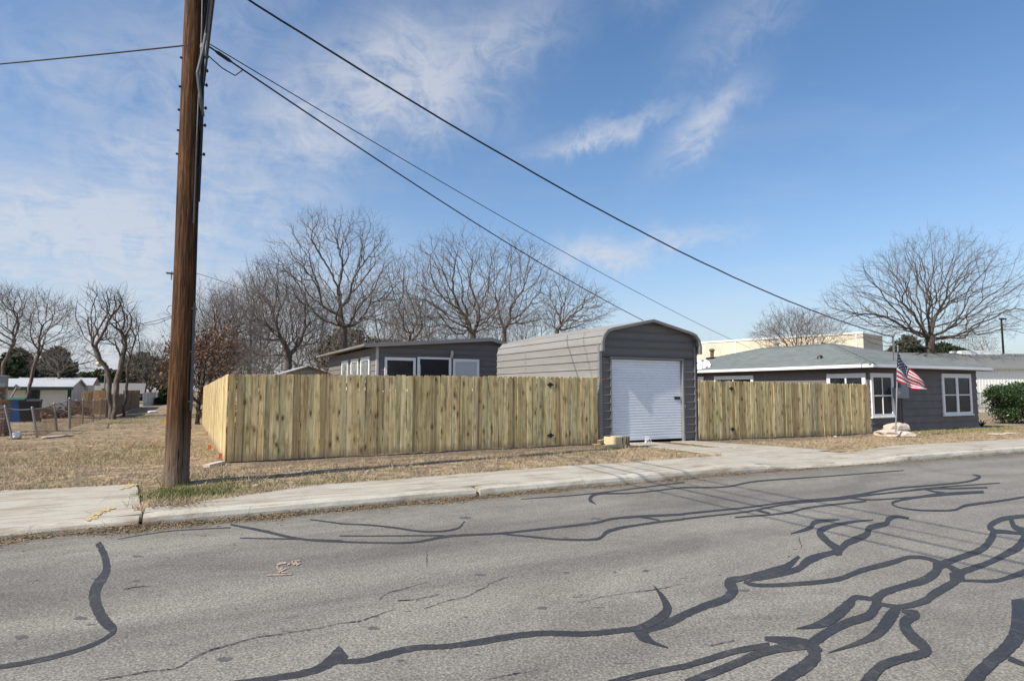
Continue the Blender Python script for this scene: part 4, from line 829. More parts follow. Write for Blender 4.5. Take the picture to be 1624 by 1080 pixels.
    MB().add([(l.x, yf - .6, ze - .1), (c.x + .2, yf - .6, ze - .1), (c.x + .2, ym, pk.z + .05), (l.x, ym, pk.z + .05), (c.x + .2, yb + .6, ze - .1), (l.x, yb + .6, ze - .1), (l.x, yf - .6, ze - .24), (c.x + .2, yf - .6, ze - .24), (c.x + .2, ym, pk.z - .1), (c.x + .2, yb + .6, ze - .24)], [(0, 1, 2, 3), (3, 2, 4, 5), (6, 7, 1, 0), (7, 8, 2, 1), (8, 9, 4, 2)]).build('roof', 'pale_roof', H)
    MB().box(l.x, c.x + .22, yf - .63, yf - .6, ze - .36, ze - .13).box(c.x - .2, c.x + .02, yf - .02, yf + .15, -.3, ze - .1).build('fascia', 'green_trim', H)
    wa = atY(41, 633, yf); wb = atY(64, 613, yf); window(H, (wa.x, yf - .02, wa.z), (1, 0, 0), (0, -1, 0), wb.x - wa.x, wb.z - wa.z, (3, 2), .12, mat='green_trim', sill=False)
    for k in range(9):
        z = -.2 + k * .28
        if z < ze - .3: MB().add([(l.x, yf - .03, z), (c.x - .2, yf - .03, z), (c.x - .2, yf - .005, z + .27), (l.x, yf - .005, z + .27)], [(0, 1, 2, 3)]).build('siding_board', 'cream_house', H)
    for k in range(5):
        y = yf + .3 + (yb - yf - .6) * k / 4; MB().box(c.x, c.x + .025, y - .03, y + .03, -.2, ze + .1).build('batten', 'cream_house', H)
    a = atY(131, 600, 66); e = atY(147, 611, 66)
    H2 = thing('white_outbuilding', (a.x, 68, -.3), 'small white roofed outbuilding behind the cream house gable', 'outbuilding'); MB().box(a.x - 4, e.x - .4, 66.5, 71, -.4, e.z).build('wall', 'cream_house', H2); MB().add([(a.x - 5, 66, e.z), (e.x, 66, e.z), (e.x, 69, a.z + .1), (a.x - 5, 69, a.z + .1), (e.x, 72, e.z), (a.x - 5, 72, e.z)], [(0, 1, 2, 3), (3, 2, 4, 5)]).build('roof', 'pale_roof', H2)
    a = atY(155, 612, 95); e = atY(186, 628, 95); H3 = thing('distant_house', (a.x, 97, -.3), 'distant pale roofed house low beyond the twin trunk tree', 'house'); MB().box(a.x, e.x + 1, 95.5, 101, -.4, e.z + .3).build('wall', 'cream_house', H3); MB().add([(a.x - .6, 95, e.z + .3), (e.x + 3, 95, e.z + .3), (e.x + 3, 98, a.z + .4), (a.x - .6, 98, a.z + .4), (e.x + 3, 101, e.z), (a.x - .6, 101, e.z)], [(0, 1, 2, 3), (3, 2, 4, 5)]).build('roof', 'mid_grey_siding', H3)
build_far()

# ================================================================== LEFT YARD AND ALLEY THINGS
def build_chainlink():
    posts = [((8, 645), (21, 697), .035), ((51, 647), (60, 694), .035), ((86, 640), (91, 684), .035), ((110.5, 632), (110.5, 680), .05), ((132, 634), (131, 673), .035), ((149, 635), (147.5, 670), .03), ((160, 633), (158, 667), .03), ((168, 632.5), (167, 664.5), .03), ((176, 631.5), (175.5, 662.5), .03)]
    f = thing('chain_link_fence', (-4.3, 30, -.1), 'sagging chain link fence with leaning posts along the alley', 'fence'); tops = []; bots = []
    for (t, b, r) in posts:
        B = onlawn(*b); d = (B - Vector((0, 0, CZ))).dot(FW); T = Vector((0, 0, CZ)) + ray(*t) * d; tops.append(T); bots.append(B)
        MB().tube([B - Vector((0, 0, .1)), T], r, 8).lathe(T, [(r, -.01), (r * 1.15, .01), (r * .6, .05)], 8).build('post', 'galvanised', f)
    first_t = tops[0] + (tops[0] - tops[1]) * 1.6; first_b = bots[0] + (bots[0] - bots[1]) * 1.6; tt = [first_t] + tops; bb = [first_b] + bots
    pts = []
    for a, e in zip(tt, tt[1:]):
        for k in range(6): t = k / 6; p = a.lerp(e, t); p.z -= .05 * math.sin(math.pi * t); pts.append(p - Vector((0, 0, .03)))
    MB().tube(pts + [tt[-1]], .021, 6).build('top_rail', 'galvanised', f)
    vs = []; fs = []
    def wire(p, q):
        k = len(vs); w_ = .0017; d = Vector((.7, -.7, 0)) * 0 + Vector((0, 0, w_)); s = Vector((w_, w_, 0)).normalized() * w_
        for p_ in (p, q): vs.extend([tuple(p_ + d), tuple(p_ - d * .5 + s), tuple(p_ - d * .5 - s)])
        fs.extend([(k, k + 1, k + 4, k + 3), (k + 1, k + 2, k + 5, k + 4), (k + 2, k, k + 3, k + 5)])
    for a, e, ba, be in zip(tt, tt[1:], bb, bb[1:]):
        L = (e - a).length; n = int(L / .075); hh = 14
        def P(u, v): t = u / n; top = a.lerp(e, t); top.z -= .05 * math.sin(math.pi * t) + .04; bot = ba.lerp(be, t); bot.z += .02; return bot.lerp(top, v / hh)
        for i in range(-hh, n):
            u0, v0 = (i, 0) if i >= 0 else (0, -i); u1, v1 = (i + hh, hh) if i + hh <= n else (n, n - i)
            if u1 > u0:
                wire(P(u0, v0), P(u1, v1)); wire(P(n - u0, v0), P(n - u1, v1))
    o = np_mesh('mesh', vs, fs, 'rusty_wire', f); tag(o, kind='stuff')
    a = atY(133, 622, 36.5); e = bots[5] + Vector((0, 0, .3)); MB().tube([a, e], .025, 6).build('brace', 'galvanised', f)
build_chainlink()
def board_fence(name, p0, p1, h, mat, label, step=.15, grp=None, jit=.03):
    p0, p1 = Vector(p0), Vector(p1); f = thing(name, (p0 + p1) / 2, label, 'fence', grp); d = (p1 - p0); L = d.length; d.normalize(); n = max(2, int(L / step)); a = math.atan2(d.y, d.x)
    ms = [MB().box(-step * .48, step * .48, -.012, .012, 0, h + random.uniform(-jit, jit)).mesh('board', mat) for _ in range(5)]
    for i in range(n): share('board', random.choice(ms), f, p0 + d * (step * (i + .5)), (random.uniform(-.02, .02), random.uniform(-.02, .02), a))
    return f
def build_alley_things():
    a = atY(128, 640, 55); e = atY(180, 640, 55); board_fence('board_fence', (a.x, 55, -.32), (e.x - .2, 55, -.32), atY(150, 619, 55).z + .32, 'tan_board', 'tan board fence behind the chain link by the cream house', .2)
    b = atY(163, 640, 54.8); f = thing('fence_post', (b.x, 54.8, -.3), 'thick light timber post standing in the tan board fence', 'post'); MB().box(b.x - .12, b.x + .12, 54.7, 54.88, -.3, 1.55).box(b.x - .15, b.x + .15, 54.67, 54.91, 1.55, 1.6).build('shaft', 'tan_board', f)
    board_fence('board_fence', (-4.1, 56, -.32), (-4.1, 76, -.32), 1.75, 'old_board', 'dark weathered board fence lining the far left of the alley', .2)
    board_fence('board_fence', (-4.4, 47.5, -.3), (-4.0, 55.5, -.32), 1.35, 'old_board', 'low leaning grey board fence beyond the twin trunk tree', .17, jit=.2)
    board_fence('board_fence', (-4.0, 80, -.32), (-2.8, 92, -.32), 1.5, 'pale_roof', 'pale fence panel far down the alley on the left', .3)
    # wheelie bins
    def bin_(x, ytop, ybot, wd, mat, lid, label):
        Y = 42.0; p = atY(x, ybot, Y); z0 = lawn(p.x, Y); t = atY(x, ytop, Y).z; hw = wd / 2; o = thing('wheelie_bin', (p.x, Y, z0), label, 'bin', 'wheelie bins by the cream house')
        MB().add([(p.x - hw * .8, Y - .25, z0 + .04), (p.x + hw * .8, Y - .25, z0 + .04), (p.x + hw * .8, Y + .25, z0 + .04), (p.x - hw * .8, Y + .25, z0 + .04), (p.x - hw, Y - .34, t - .08), (p.x + hw, Y - .34, t - .08), (p.x + hw, Y + .3, t - .08), (p.x - hw, Y + .3, t - .08)], [(0, 3, 2, 1), (4, 5, 6, 7), (0, 1, 5, 4), (1, 2, 6, 5), (2, 3, 7, 6), (3, 0, 4, 7)]).build('body', mat, o, bevel=.02)
        MB().add([(p.x - hw - .03, Y - .38, t - .08), (p.x + hw + .03, Y - .38, t - .08), (p.x + hw + .03, Y + .34, t - .06), (p.x - hw - .03, Y + .34, t - .06), (p.x - hw, Y - .33, t - .02), (p.x + hw, Y - .33, t - .02), (p.x + hw, Y + .3, t + .02), (p.x - hw, Y + .3, t + .02)], [(0, 3, 2, 1), (4, 5, 6, 7), (0, 1, 5, 4), (1, 2, 6, 5), (2, 3, 7, 6), (3, 0, 4, 7)]).build('lid', lid, o)
        for s in (-1, 1): MB().tube([(p.x + s * hw * .85, Y + .25, z0 + .12), (p.x + s * (hw * .85 + .06), Y + .25, z0 + .12)], .12, 12).build('wheel', 'bin_black', o)
    bin_(25, 631.5, 663, .72, 'bin_blue', 'bin_green', 'blue wheelie bin with green lid beside the brick pillar'); bin_(47, 634, 664, .95, 'bin_black', 'bin_black', 'dark grey wheelie bin before the cream house window')
    # brick pillar
    p = onlawn(9, 692); P = thing('brick_pillar', p, 'stepped old brick pillar at the left edge behind the chain link', 'pillar'); zt1 = atY(10, 637, p.y).z; zt2 = atY(5, 616, p.y).z
    MB().box(p.x - .9, p.x - .04, p.y - .1, p.y + .7, p.z - .1, zt1).build('base', 'old_brick', P); MB().box(p.x - .9, p.x - .2, p.y, p.y + .6, zt1 + .06, zt2).build('shaft', 'old_brick', P)
    MB().box(p.x - .95, p.x + .0, p.y - .14, p.y + .74, zt1, zt1 + .06).build('ledge', 'sawn_end', P); MB().box(p.x - .95, p.x - .15, p.y - .04, p.y + .64, zt2, zt2 + .06).build('cap', 'sawn_end', P)
    q = atY(3, 605, p.y + 3); U_ = thing('utility_box', (q.x, p.y + 3, -.1), 'pale grey box standing behind the brick pillar', 'box'); MB().box(q.x - .6, q.x + .1, p.y + 3, p.y + 3.5, -.2, atY(3, 597, p.y + 3).z).box(q.x - .64, q.x + .14, p.y + 2.96, p.y + 3.54, atY(3, 597, p.y + 3).z, atY(3, 597, p.y + 3).z + .05).build('cabinet', 'box_grey', U_)
    # leaning T-shaped clothes post
    b0 = atY(18, 632, 46); t0 = atY(27, 613, 46); T = thing('clothes_post', b0, 'leaning old T shaped clothesline post near the cream house', 'post'); MB().tube([(b0.x - .5, 46, -.3), t0], .05, 8).build('shaft', 'galvanised', T); u = atY(24, 611, 46); v = atY(32, 616, 46); MB().tube([u, v], .08, 8).build('crossbar', 'galvanised', T)
    # brush pile
    random.seed(5); c = onlawn(105, 664); Bp = thing('brush_pile', c, 'tangled pile of logs and brush inside the chain link yard', 'brush pile')
    for k in range(26):
        x = c.x + random.uniform(-1.6, 1.0); y = c.y + random.uniform(0, 1.6); z = c.z + random.uniform(.05, .9) * (1 - abs(x - c.x) / 2.6); d = Vector((random.uniform(-1, 1), random.uniform(-.5, .5), random.uniform(-.35, .5))).normalized() * random.uniform(.3, .8)
        MB().tube([Vector((x, y, z)) - d, Vector((x, y, z)), Vector((x, y, z)) + d + Vector((0, 0, random.uniform(-.1, .1)))], [.05 + random.random() * .07] * 2 + [.04], 7).build('log', random.choice(['bark_grey', 'bark_dark', 'old_board', 'twig_grey']), Bp)
    # yard lamp
    l0 = atY(165, 632, 62); l1 = atY(165, 575, 62); Lp = thing('yard_lamp', (l0.x, 62, -.3), 'thin yard lamp post with round globe beside the twin trunk tree', 'lamp'); MB().tube([(l0.x, 62, -.3), (l0.x, 62, l1.z), (l0.x - .3, 62, l1.z + .06)], .06, 8).build('shaft', 'galvanised', Lp); g = atY(157.5, 577, 62)
    MB().lathe(g, [(.04, -.25), (.2, -.16), (.27, 0), (.2, .17), (.05, .24)], 12).build('globe', 'lamp_globe', Lp, smooth=True)
    # rear utility pole seen beside the near pole
    r0 = atY(281, 640, 75); zt = atY(281, 415, 75).z; R = thing('rear_utility_pole', (r0.x, 75, -.3), 'distant utility pole down the alley behind the near pole', 'utility pole'); MB().tube([(r0.x, 75, -.3), (r0.x, 75, zt)], [.17, .12], 8).build('shaft', 'bark_grey', R)
    a0 = atY(263.5, 433, 75); a1 = atY(300, 437, 75); MB().obox((a0 + a1) / 2, (a1 - a0) / 2, (0, .07, 0), (0, 0, .09)).build('crossarm', 'bark_grey', R)
    for px in (272,): q = atY(px, 436, 75); MB().tube([q + Vector((0, 0, -.55)), q + Vector((0, 0, .35))], .07, 7).build('insulator', 'box_grey', R)
    for pts in ([(276, 500), (250, 508), (214, 516)], [(276, 502), (250, 513), (214, 518)], [(270, 499), (264, 492), (268, 485), (276, 485)]):
        w_ = thing('rear_wire', atY(*pts[1], 75), {516: 'upper thin wire leading left from the distant utility pole', 518: 'lower slack wire leading left from the distant utility pole', 485: 'short wire loop on the distant utility pole'}[pts[-1][1]], 'wire'); MB().tube([atY(x, y, 75) for x, y in pts], .03, 5).build('strand', 'cable_black', w_)
    w_ = thing('rear_wire', atY(340, 444, 70), 'thin wire running right from the distant pole into the bare trees', 'wire'); MB().tube([atY(300, 430, 75), atY(340, 442, 70), atY(380, 457, 65), atY(430, 480, 60)], .03, 5).build('strand', 'cable_black', w_)
    # small litter: plank, bag, ball, marker flags
    q = onlawn(340, 739); d = (onlawn(353, 735) - onlawn(328, 741)); d.z = 0; L = d.length / 2; d.normalize(); n = Vector((-d.y, d.x, 0)); PL = MB().obox(q + Vector((0, 0, .035)), d * L, n * .07, (0, 0, .03)).build('plank', 'stone_pale', None, bevel=.004); tag(PL, 'short whitish plank lying at the corner of the pine fence', 'plank')
    def rock(c, s, seed, mat, name, label, cat, grp=None, parent=None, sub=2):
        bm = bmesh.new(); bmesh.ops.create_icosphere(bm, subdivisions=sub, radius=1)
        for v in bm.verts:
            m_ = max(abs(v.co.x), abs(v.co.y), abs(v.co.z)); v.co = v.co.lerp(v.co / m_, (.7 if seed == 0 else .3) if 'limestone' in name else .5)
            k = 1 + (.4 if seed > 12 and seed < 15 else .2) * mnoise.noise(v.co * 1.6 + Vector((seed * 7.1, 0, 0))) + (.25 if seed > 12 and seed < 15 else .08) * mnoise.noise(v.co * 4 + Vector((0, seed * 3.3, 0))); v.co = Vector((v.co.x * s[0] * k, v.co.y * s[1] * k, v.co.z * s[2] * k))
        me = bpy.data.meshes.new(name); bm.to_mesh(me); bm.free(); me.materials.append(MATS[mat]); o = bpy.data.objects.new(name, me); reg(o, parent, c)
        if label: tag(o, label, cat, grp)
        o.rotation_euler = (0, 0, seed * 1.3); return o
    p = onlawn(25, 696); rock(p + Vector((0, 0, .12)), (.16, .14, .12), 3, 'litter_white', 'plastic_bag', 'white plastic bag caught under the leftmost chain link post', 'bag')
    p = onlawn(242, 655); rock(p + Vector((0, 0, .1)), (.35, .25, .10), 5, 'litter_white', 'plastic_bag', 'white plastic bag lying far down the alley', 'bag')
    p = onlawn(91, 693); rock(p + Vector((0, 0, .03)), (.62, .12, .03), 8, 'stone_pale', 'stone_slab', 'flat pale slab lying in grass before the chain link', 'stone')
    flags = [(301.5, 680, 'orange_plastic', 'orange marker flag beside the near pole at the fence end'), (328, 690, 'orange_plastic', 'orange marker flag farther back along the pine fence foot'), (330, 713, 'orange_plastic', 'orange marker flag standing in the grass of the alley'), (347, 728, 'orange_plastic', 'orange marker flag closest to the fence corner'), (256, 674, 'yellow_plastic', 'yellow marker flag in the middle of the alley')]
    for x, y, m_, lab in flags:
        p = onlawn(x, y + 2); o = thing('marker_flag', p, lab, 'marker flag', 'utility marker flags'); hh = .16 if m_[0] == 'o' else .3; MB().tube([p, p + Vector((0, 0, hh))], .003, 5).build('wire_stem', 'galvanised', o)
        k = .10 if m_[0] == 'o' else .16; MB().add([p + Vector((0, 0, hh)), p + Vector((k * .8, .02, hh - .03)), p + Vector((k * .7, -.01, hh - k * 1.1)), p + Vector((0, 0, hh - k * 1.3))], [(0, 1, 2, 3)]).build('pennant', m_, o)
    # flag base stones
    SB = [((1407, 1431, 674, 687), 'squared pale limestone block behind the flagpole'), ((1431.5, 1439.5, 675, 686), 'small upright pale stone right of the limestone block'), ((1393, 1417, 684, 697), 'low pinkish rough rock left of the flagpole foot'), ((1417, 1441, 685, 696), 'low pinkish rough rock right of the flagpole foot')]
    for k, ((xa, xb, ya, yb_), lab) in enumerate(SB):
        Y = 13.35 if k < 2 else 12.75; a = atY(xa, yb_, Y); e = atY(xb, ya, Y); g = lawn((a.x + e.x) / 2, Y); zt = max(e.z, g + .12); hx = (e.x - a.x) / 2; hz = (zt - g) / 2 * 1.25 + .03
        rock(Vector(((a.x + e.x) / 2, Y, g + hz - .04)), (hx * .95, min(.3, hx * .8) , hz), 11 + k if k else .0, 'stone_pale', 'limestone_rock', lab, 'rock', 'rocks round the flagpole foot', sub=2)
    for k, (x, y, s) in enumerate([(1458, 687, .07), (1580, 689, .28), (1600, 688, .35), (1325, 693, .05), (405, 772, .05), (1050, 736, .04), (1165, 712, .05)]):
        p = onlawn(x, y); rock(p + Vector((0, 0, .015)), (s, s * .6, .03), 20 + k, 'stone_pale', 'loose_stone', ['tiny pale stone in the grass right of the flagpole', 'flat pale stone in the grass below the green bush, left one', 'flat pale stone in the grass below the green bush, right one', 'tiny pale stone below the right pine fence', 'tiny pale stone in the grass beyond the utility pole shadow', 'tiny pale stone on the verge left of the driveway', 'tiny pale stone on the driveway edge'][k], 'stone', 'loose stones on the verge')
    # lumber offcuts by the garage door
    random.seed(9)
    def off(x, y, dep, L, ang, lift, lab, wd=.09, ht=.09):
        p = onlawn(x, y); p.y += dep; g = lawn(p.x, p.y); d = Vector((math.cos(ang), math.sin(ang), 0)); n = Vector((-d.y, d.x, 0)); c = Vector((p.x, p.y, g + lift + ht / 2))
        o = thing('lumber_offcut', c - Vector((0, 0, ht / 2)), lab, 'lumber', 'lumber offcuts by the garage door'); MB().obox(c, d * (L / 2), n * (wd / 2), (0, 0, ht / 2)).build('block', 'cut_lumber', o, bevel=.004)
        for s in (-1, 1): MB().obox(c + d * (s * (L / 2 + .001)), d * .0015, n * (wd / 2 - .004), (0, 0, ht / 2 - .004)).build('cut_end', 'sawn_end', o)
    A = -1.05
    for k, (x, y, dep, L, ang, lift, lab) in enumerate([
        (966, 711, 0, .32, -.25, 0, 'small lumber offcut lying in front of the stack'), (946, 709.5, 0, .22, .1, 0, 'leftmost small lumber offcut on the soil'), (957, 706, .05, .45, .5, .06, 'slanted lumber offcut leaning on the stack'),
        (975, 710, 0, .5, A, 0, 'bottom left lumber offcut of the stack by the garage door'), (980.5, 710, .02, .5, A, 0, 'bottom middle lumber offcut of the stack by the garage door'), (986, 709, .04, .48, A, 0, 'bottom right lumber offcut of the stack by the garage door'),
        (974, 710, .02, .5, A, .092, 'second layer left lumber offcut of the stack'), (979.5, 710, .03, .5, A, .092, 'second layer middle lumber offcut of the stack'), (985, 709, .05, .5, A, .092, 'second layer right lumber offcut of the stack'),
        (974.5, 710, .03, .52, A - .06, .184, 'topmost left lumber offcut of the stack'), (980, 710, .03, .5, A + .05, .184, 'topmost middle lumber offcut of the stack'), (985.3, 709, .05, .5, A, .184, 'topmost right lumber offcut of the stack'), (991, 708.5, .05, .3, A + .2, 0, 'rightmost short lumber offcut beside the stack'), (993, 708, .06, .25, A - .1, .092, 'rightmost upper lumber offcut beside the stack')]): off(x, y, dep, L, ang, lift, lab)
    # rope tangle at the foot of the door
    p = onlawn(1027, 703); random.seed(3); o = thing('rope_tangle', p, 'small tangle of white cord under the garage door', 'cord')
    for k in range(4): MB().tube([p + Vector((random.uniform(-.16, .16), random.uniform(-.05, .05), 0)), p + Vector((random.uniform(-.1, .1), 0, .16)), p + Vector((random.uniform(-.1, .12), .03, .2)), p + Vector((random.uniform(-.18, .18), 0, 0))], .008, 5).build('strand', 'litter_white', o)
    # post foot light chip by right fence
build_alley_things()

# ---- flag and flagpole
def build_flag():
    b = onlawn(1420, 693); t = atY(1424, 551, b.y)
    P = thing('flagpole', b, 'thin galvanised flagpole standing among pale rocks before the grey house', 'flagpole'); MB().tube([b - Vector((0, 0, .1)), t], [.025, .018], 8).build('shaft', 'galvanised', P); MB().lathe(t, [(.015, 0), (.035, .03), (.03, .06), (.005, .08)], 8).build('finial', 'galvanised', P)
    Y = b.y - .03; A = atY(1423.3, 557, Y); B = atY(1422, 605, Y); C = atY(1470, 610.5, Y); D = atY(1462.5, 618.5, Y)
    Fg = thing('flag', B, 'striped red and white flag with starred blue canton hanging from the flagpole', 'flag')
    def S(u, v):   # u along fly, v from top
        p = A.lerp(C, u).lerp(B.lerp(D, u), v); p = p + Vector((0, 0, -.10 * math.sin(math.pi * u) * (1 - v * .5)))
        p.z += .05 * math.sin(u * 9 + v * 2) * u * (.5 - v) ; p.y += .10 * math.sin(u * 8 - v * 3.2) * min(1, u * 3) + .06 * math.sin(v * 9 + u * 3) * u; return p
    def patch(u0, u1, v0, v1, nu, nv, name, mat, par, off=0):
        return MB().grid([[S(u0 + (u1 - u0) * i / nu, v0 + (v1 - v0) * j / nv) for i in range(nu + 1)] for j in range(nv + 1)]).build(name, mat, par, smooth=True)
    cu = .42
    for k in range(13): patch(cu if k < 7 else 0, 1, k / 13, (k + 1) / 13, 16, 2, 'stripe', 'flag_red' if k % 2 == 0 else 'flag_white', Fg)
    cn = patch(0, cu, 0, 7 / 13, 10, 8, 'canton', 'flag_blue', Fg); st = MB()
    for r in range(9):
        for c in range(6 if r % 2 == 0 else 5):
            u = cu * (.08 + .168 * (c + (0 if r % 2 == 0 else .5))); v = 7 / 13 * (.09 + r * .1025); p = S(u, v); eu = (S(u + .01, v) - p).normalized(); ev = (S(u, v + .01) - p).normalized(); n = eu.cross(ev).normalized()
            for s in (1, -1):
                ring = []
                for k in range(10): rr = .030 if k % 2 == 0 else .013; a = math.pi / 2 + k * math.pi / 5; ring.append(p + n * s * .004 + eu * rr * math.cos(a) + ev * rr * -math.sin(a))
                st.add(ring, [tuple(range(10))])
    st.build('stars', 'flag_white', cn)
build_flag()

# ================================================================== UTILITY POLE AND WIRES
def cat(p, q, sag, n=28, wob=0, seed=0):
    r = random.Random(seed); return [Vector(p).lerp(Vector(q), i / n) - Vector((0, 0, 4 * sag * (i / n) * (1 - i / n))) + Vector((0, 0, r.uniform(-wob, wob))) for i in range(n + 1)]
def build_pole():
    base = Vector((-.06, 11.3, -.06)); top = Vector((-.08, 11.34, 10.6)); P = thing('utility_pole', base, 'tall weathered brown wooden utility pole at the curb', 'utility pole')
    pts = []; rr = []
    for i in range(60):
        t = i / 59; p = base.lerp(top, t); p.x += .012 * math.sin(t * 7); pts.append(p - Vector((0, 0, .2 if i == 0 else 0))); rr.append(.182 - .042 * t + (.014 * max(0, 1 - i / 2)))
    b = MB(); n = 28; vs = []
    for p, r in zip(pts, rr):
        for k in range(n):
            a = 2 * math.pi * k / n; g = 1 + .035 * mnoise.noise((math.cos(a) * 3.2, math.sin(a) * 3.2, p.z * .28)) + .02 * mnoise.noise((math.cos(a) * 9, math.sin(a) * 9, p.z * .5)); vs.append((p.x + r * g * math.cos(a), p.y + r * g * math.sin(a), p.z))
    b.add(vs, [(i * n + k, i * n + (k + 1) % n, (i + 1) * n + (k + 1) % n, (i + 1) * n + k) for i in range(59) for k in range(n)]); b.build('shaft', 'weathered_pole', P, smooth=True)
    def side(az, z, r=.19): t = z / 10.6; c = base.lerp(top, t); return Vector((c.x + r * math.cos(az), c.y + r * math.sin(az), z))
    az = math.radians(-32)
    # ground moulding on the right side, from about chest height up to the lower quarter
    MB().tube([side(az, 1.15, .20), side(az, 2.0, .195), side(az, 2.9, .19)], .024, 8).build('conduit', 'conduit_grey', P); MB().tube([side(az, 2.9, .19), side(az, 4.2, .185), side(az, 6.2, .19)], .012, 6).build('ground_wire', 'cable_black', P)
    for z in (1.3, 2.1, 2.8): c = side(az, z, .19); MB().box(c.x - .04, c.x + .04, c.y - .045, c.y + .04, z - .015, z + .015).build('strap', 'conduit_grey', P)
    for z in (5.35, 5.75, 6.1, 6.5, 7.0): c = side(math.radians(195), z, .15); MB().tube([c, c + Vector((-.035, -.01, 0))], .010, 6).lathe(c + Vector((-.035, -.01, 0)), [(.018, -.014), (.018, .014)], 6).build('step_bolt', 'black_iron', P)
    for z in (5.4, 5.9, 6.2, 6.6, 6.85, 7.1, 7.4): c = side(math.radians(-20), z, .15); MB().tube([c, c + Vector((.09, -.035, 0))], .010, 6).lathe(c + Vector((.075, -.03, -.02)), [(.018, 0), (.024, .02), (.012, .05)], 8).build('cable_clamp', 'black_iron', P)
    for k, (z0, z1, r, a, m) in enumerate([(4.6, 9.5, .016, -12, 'cable_black'), (5.2, 9.5, .022, -24, 'cable_black'), (5.8, 9.6, .013, -40, 'cable_black'), (4.2, 9.5, .010, -55, 'galvanised')]):
        MB().tube([side(math.radians(a), z0 + (z1 - z0) * i / 8, .175 + .03 * math.sin(i * 1.1 + k) * (i / 8)) for i in range(9)], r, 7).build('riser_cable', m, P)
    s_ = side(math.radians(-60), 6.1, .2); MB().tube([side(math.radians(-25), 6.05, .2), side(math.radians(-60), 6.3, .26), side(math.radians(-75), 6.7, .28), side(math.radians(-60), 7.1, .27), side(math.radians(-40), 7.6, .25), side(math.radians(-25), 8.3, .26)], .026, 8).build('drip_loop', 'conduit_grey', P)
    MB().lathe(side(math.radians(-50), 7.22, .2), [(.02, -.05), (.035, -.03), (.035, .03), (.02, .05)], 8).build('insulator', 'box_grey', P); 
    def wire(pts, r, lab):
        o = thing('overhead_wire', pts[0], lab, 'wire', 'overhead wires at the near pole'); MB().tube(pts, r, 6).build('strand', 'cable_black', o)
    # service drop to the grey house mast
    m = Vector((MAST.x, 14.6, 3.60)); wire(cat((.05, 11.3, 8.62), m, .80, 60, .006, 2), .019, 'thick twisted black service cable sloping to the grey house mast')
    wire(cat((.14, 11.28, 7.36), atY(1190, 552, 23.5), .30, 60), .009, 'thin upper wire of the pair sloping right from the pole')
    wire(cat((.12, 11.28, 7.32), atY(1085, 538, 24.5), .42, 60), .015, 'thicker lower wire of the pair sloping behind the garage')
    q0 = Vector((-.16, 11.2, 7.20)); wire(cat(q0, q0 + (atY(0, 91, 14.5) - q0) * 6, .25, 50), .013, 'single wire leading left from the utility pole')
    for k, (z, dx, r, lab) in enumerate([(6.55, .10, .017, 'lowest street crossing cable on the right of the pole'), (7.0, .12, .022, 'second lowest street crossing cable at the pole'), (7.45, .10, .013, 'third street crossing cable at the pole'), (7.95, .16, .020, 'highest street crossing cable at the pole')]):
        wire(cat((dx, 11.12, z), (.55 + dx, -30, z + .1), 1.0, 50), r, lab)
    # splice sleeve on the pair
    cp_ = cat((.12, 11.28, 7.32), atY(1085, 538, 24.5), .42, 60); a = cp_[0]; d = (cp_[1] - cp_[0]).normalized(); MB().tube([a + d * .15, a + d * .22, a + d * .42, a + d * .48], [.015, .032, .032, .015], 8).build('wire_clamp', 'cable_black', P); MB().tube([a + d * .7, a + d * .55 + Vector((0, 0, -.2)), a + d * .3 + Vector((0, 0, -.22)), a + Vector((0, 0, -.16))], .010, 6).build('jumper', 'cable_black', P)
build_pole()

# ================================================================== TREES
def tubes_np(lst):
    V = []; Fc = []; k = 0
    for pts, rad in lst:
        sd = 8 if rad[0] > .12 else 6 if rad[0] > .045 else 4 if rad[0] > .02 else 3
        P = np.array([tuple(p) for p in pts]); R = np.array(rad); m = len(P); T = np.gradient(P, axis=0); T /= (np.linalg.norm(T, axis=1, keepdims=True) + 1e-9)
        ref = np.array((0, 0, 1.)) if abs(T[0, 2]) < .8 else np.array((1., 0, 0)); A = np.cross(T, ref); A /= (np.linalg.norm(A, axis=1, keepdims=True) + 1e-9); B = np.cross(T, A)
        th = np.arange(sd) * 2 * np.pi / sd; ring = P[:, None, :] + R[:, None, None] * (A[:, None, :] * np.cos(th)[None, :, None] + B[:, None, :] * np.sin(th)[None, :, None]); V.append(ring.reshape(-1, 3))
        i = np.arange(m - 1)[:, None] * sd; j = np.arange(sd)[None, :]; jn = (j + 1) % sd
        Fc.append((np.stack([i + j, i + jn, i + sd + jn, i + sd + j], -1) + k).reshape(-1, 4)); k += m * sd
    return np.concatenate(V), np.concatenate(Fc)
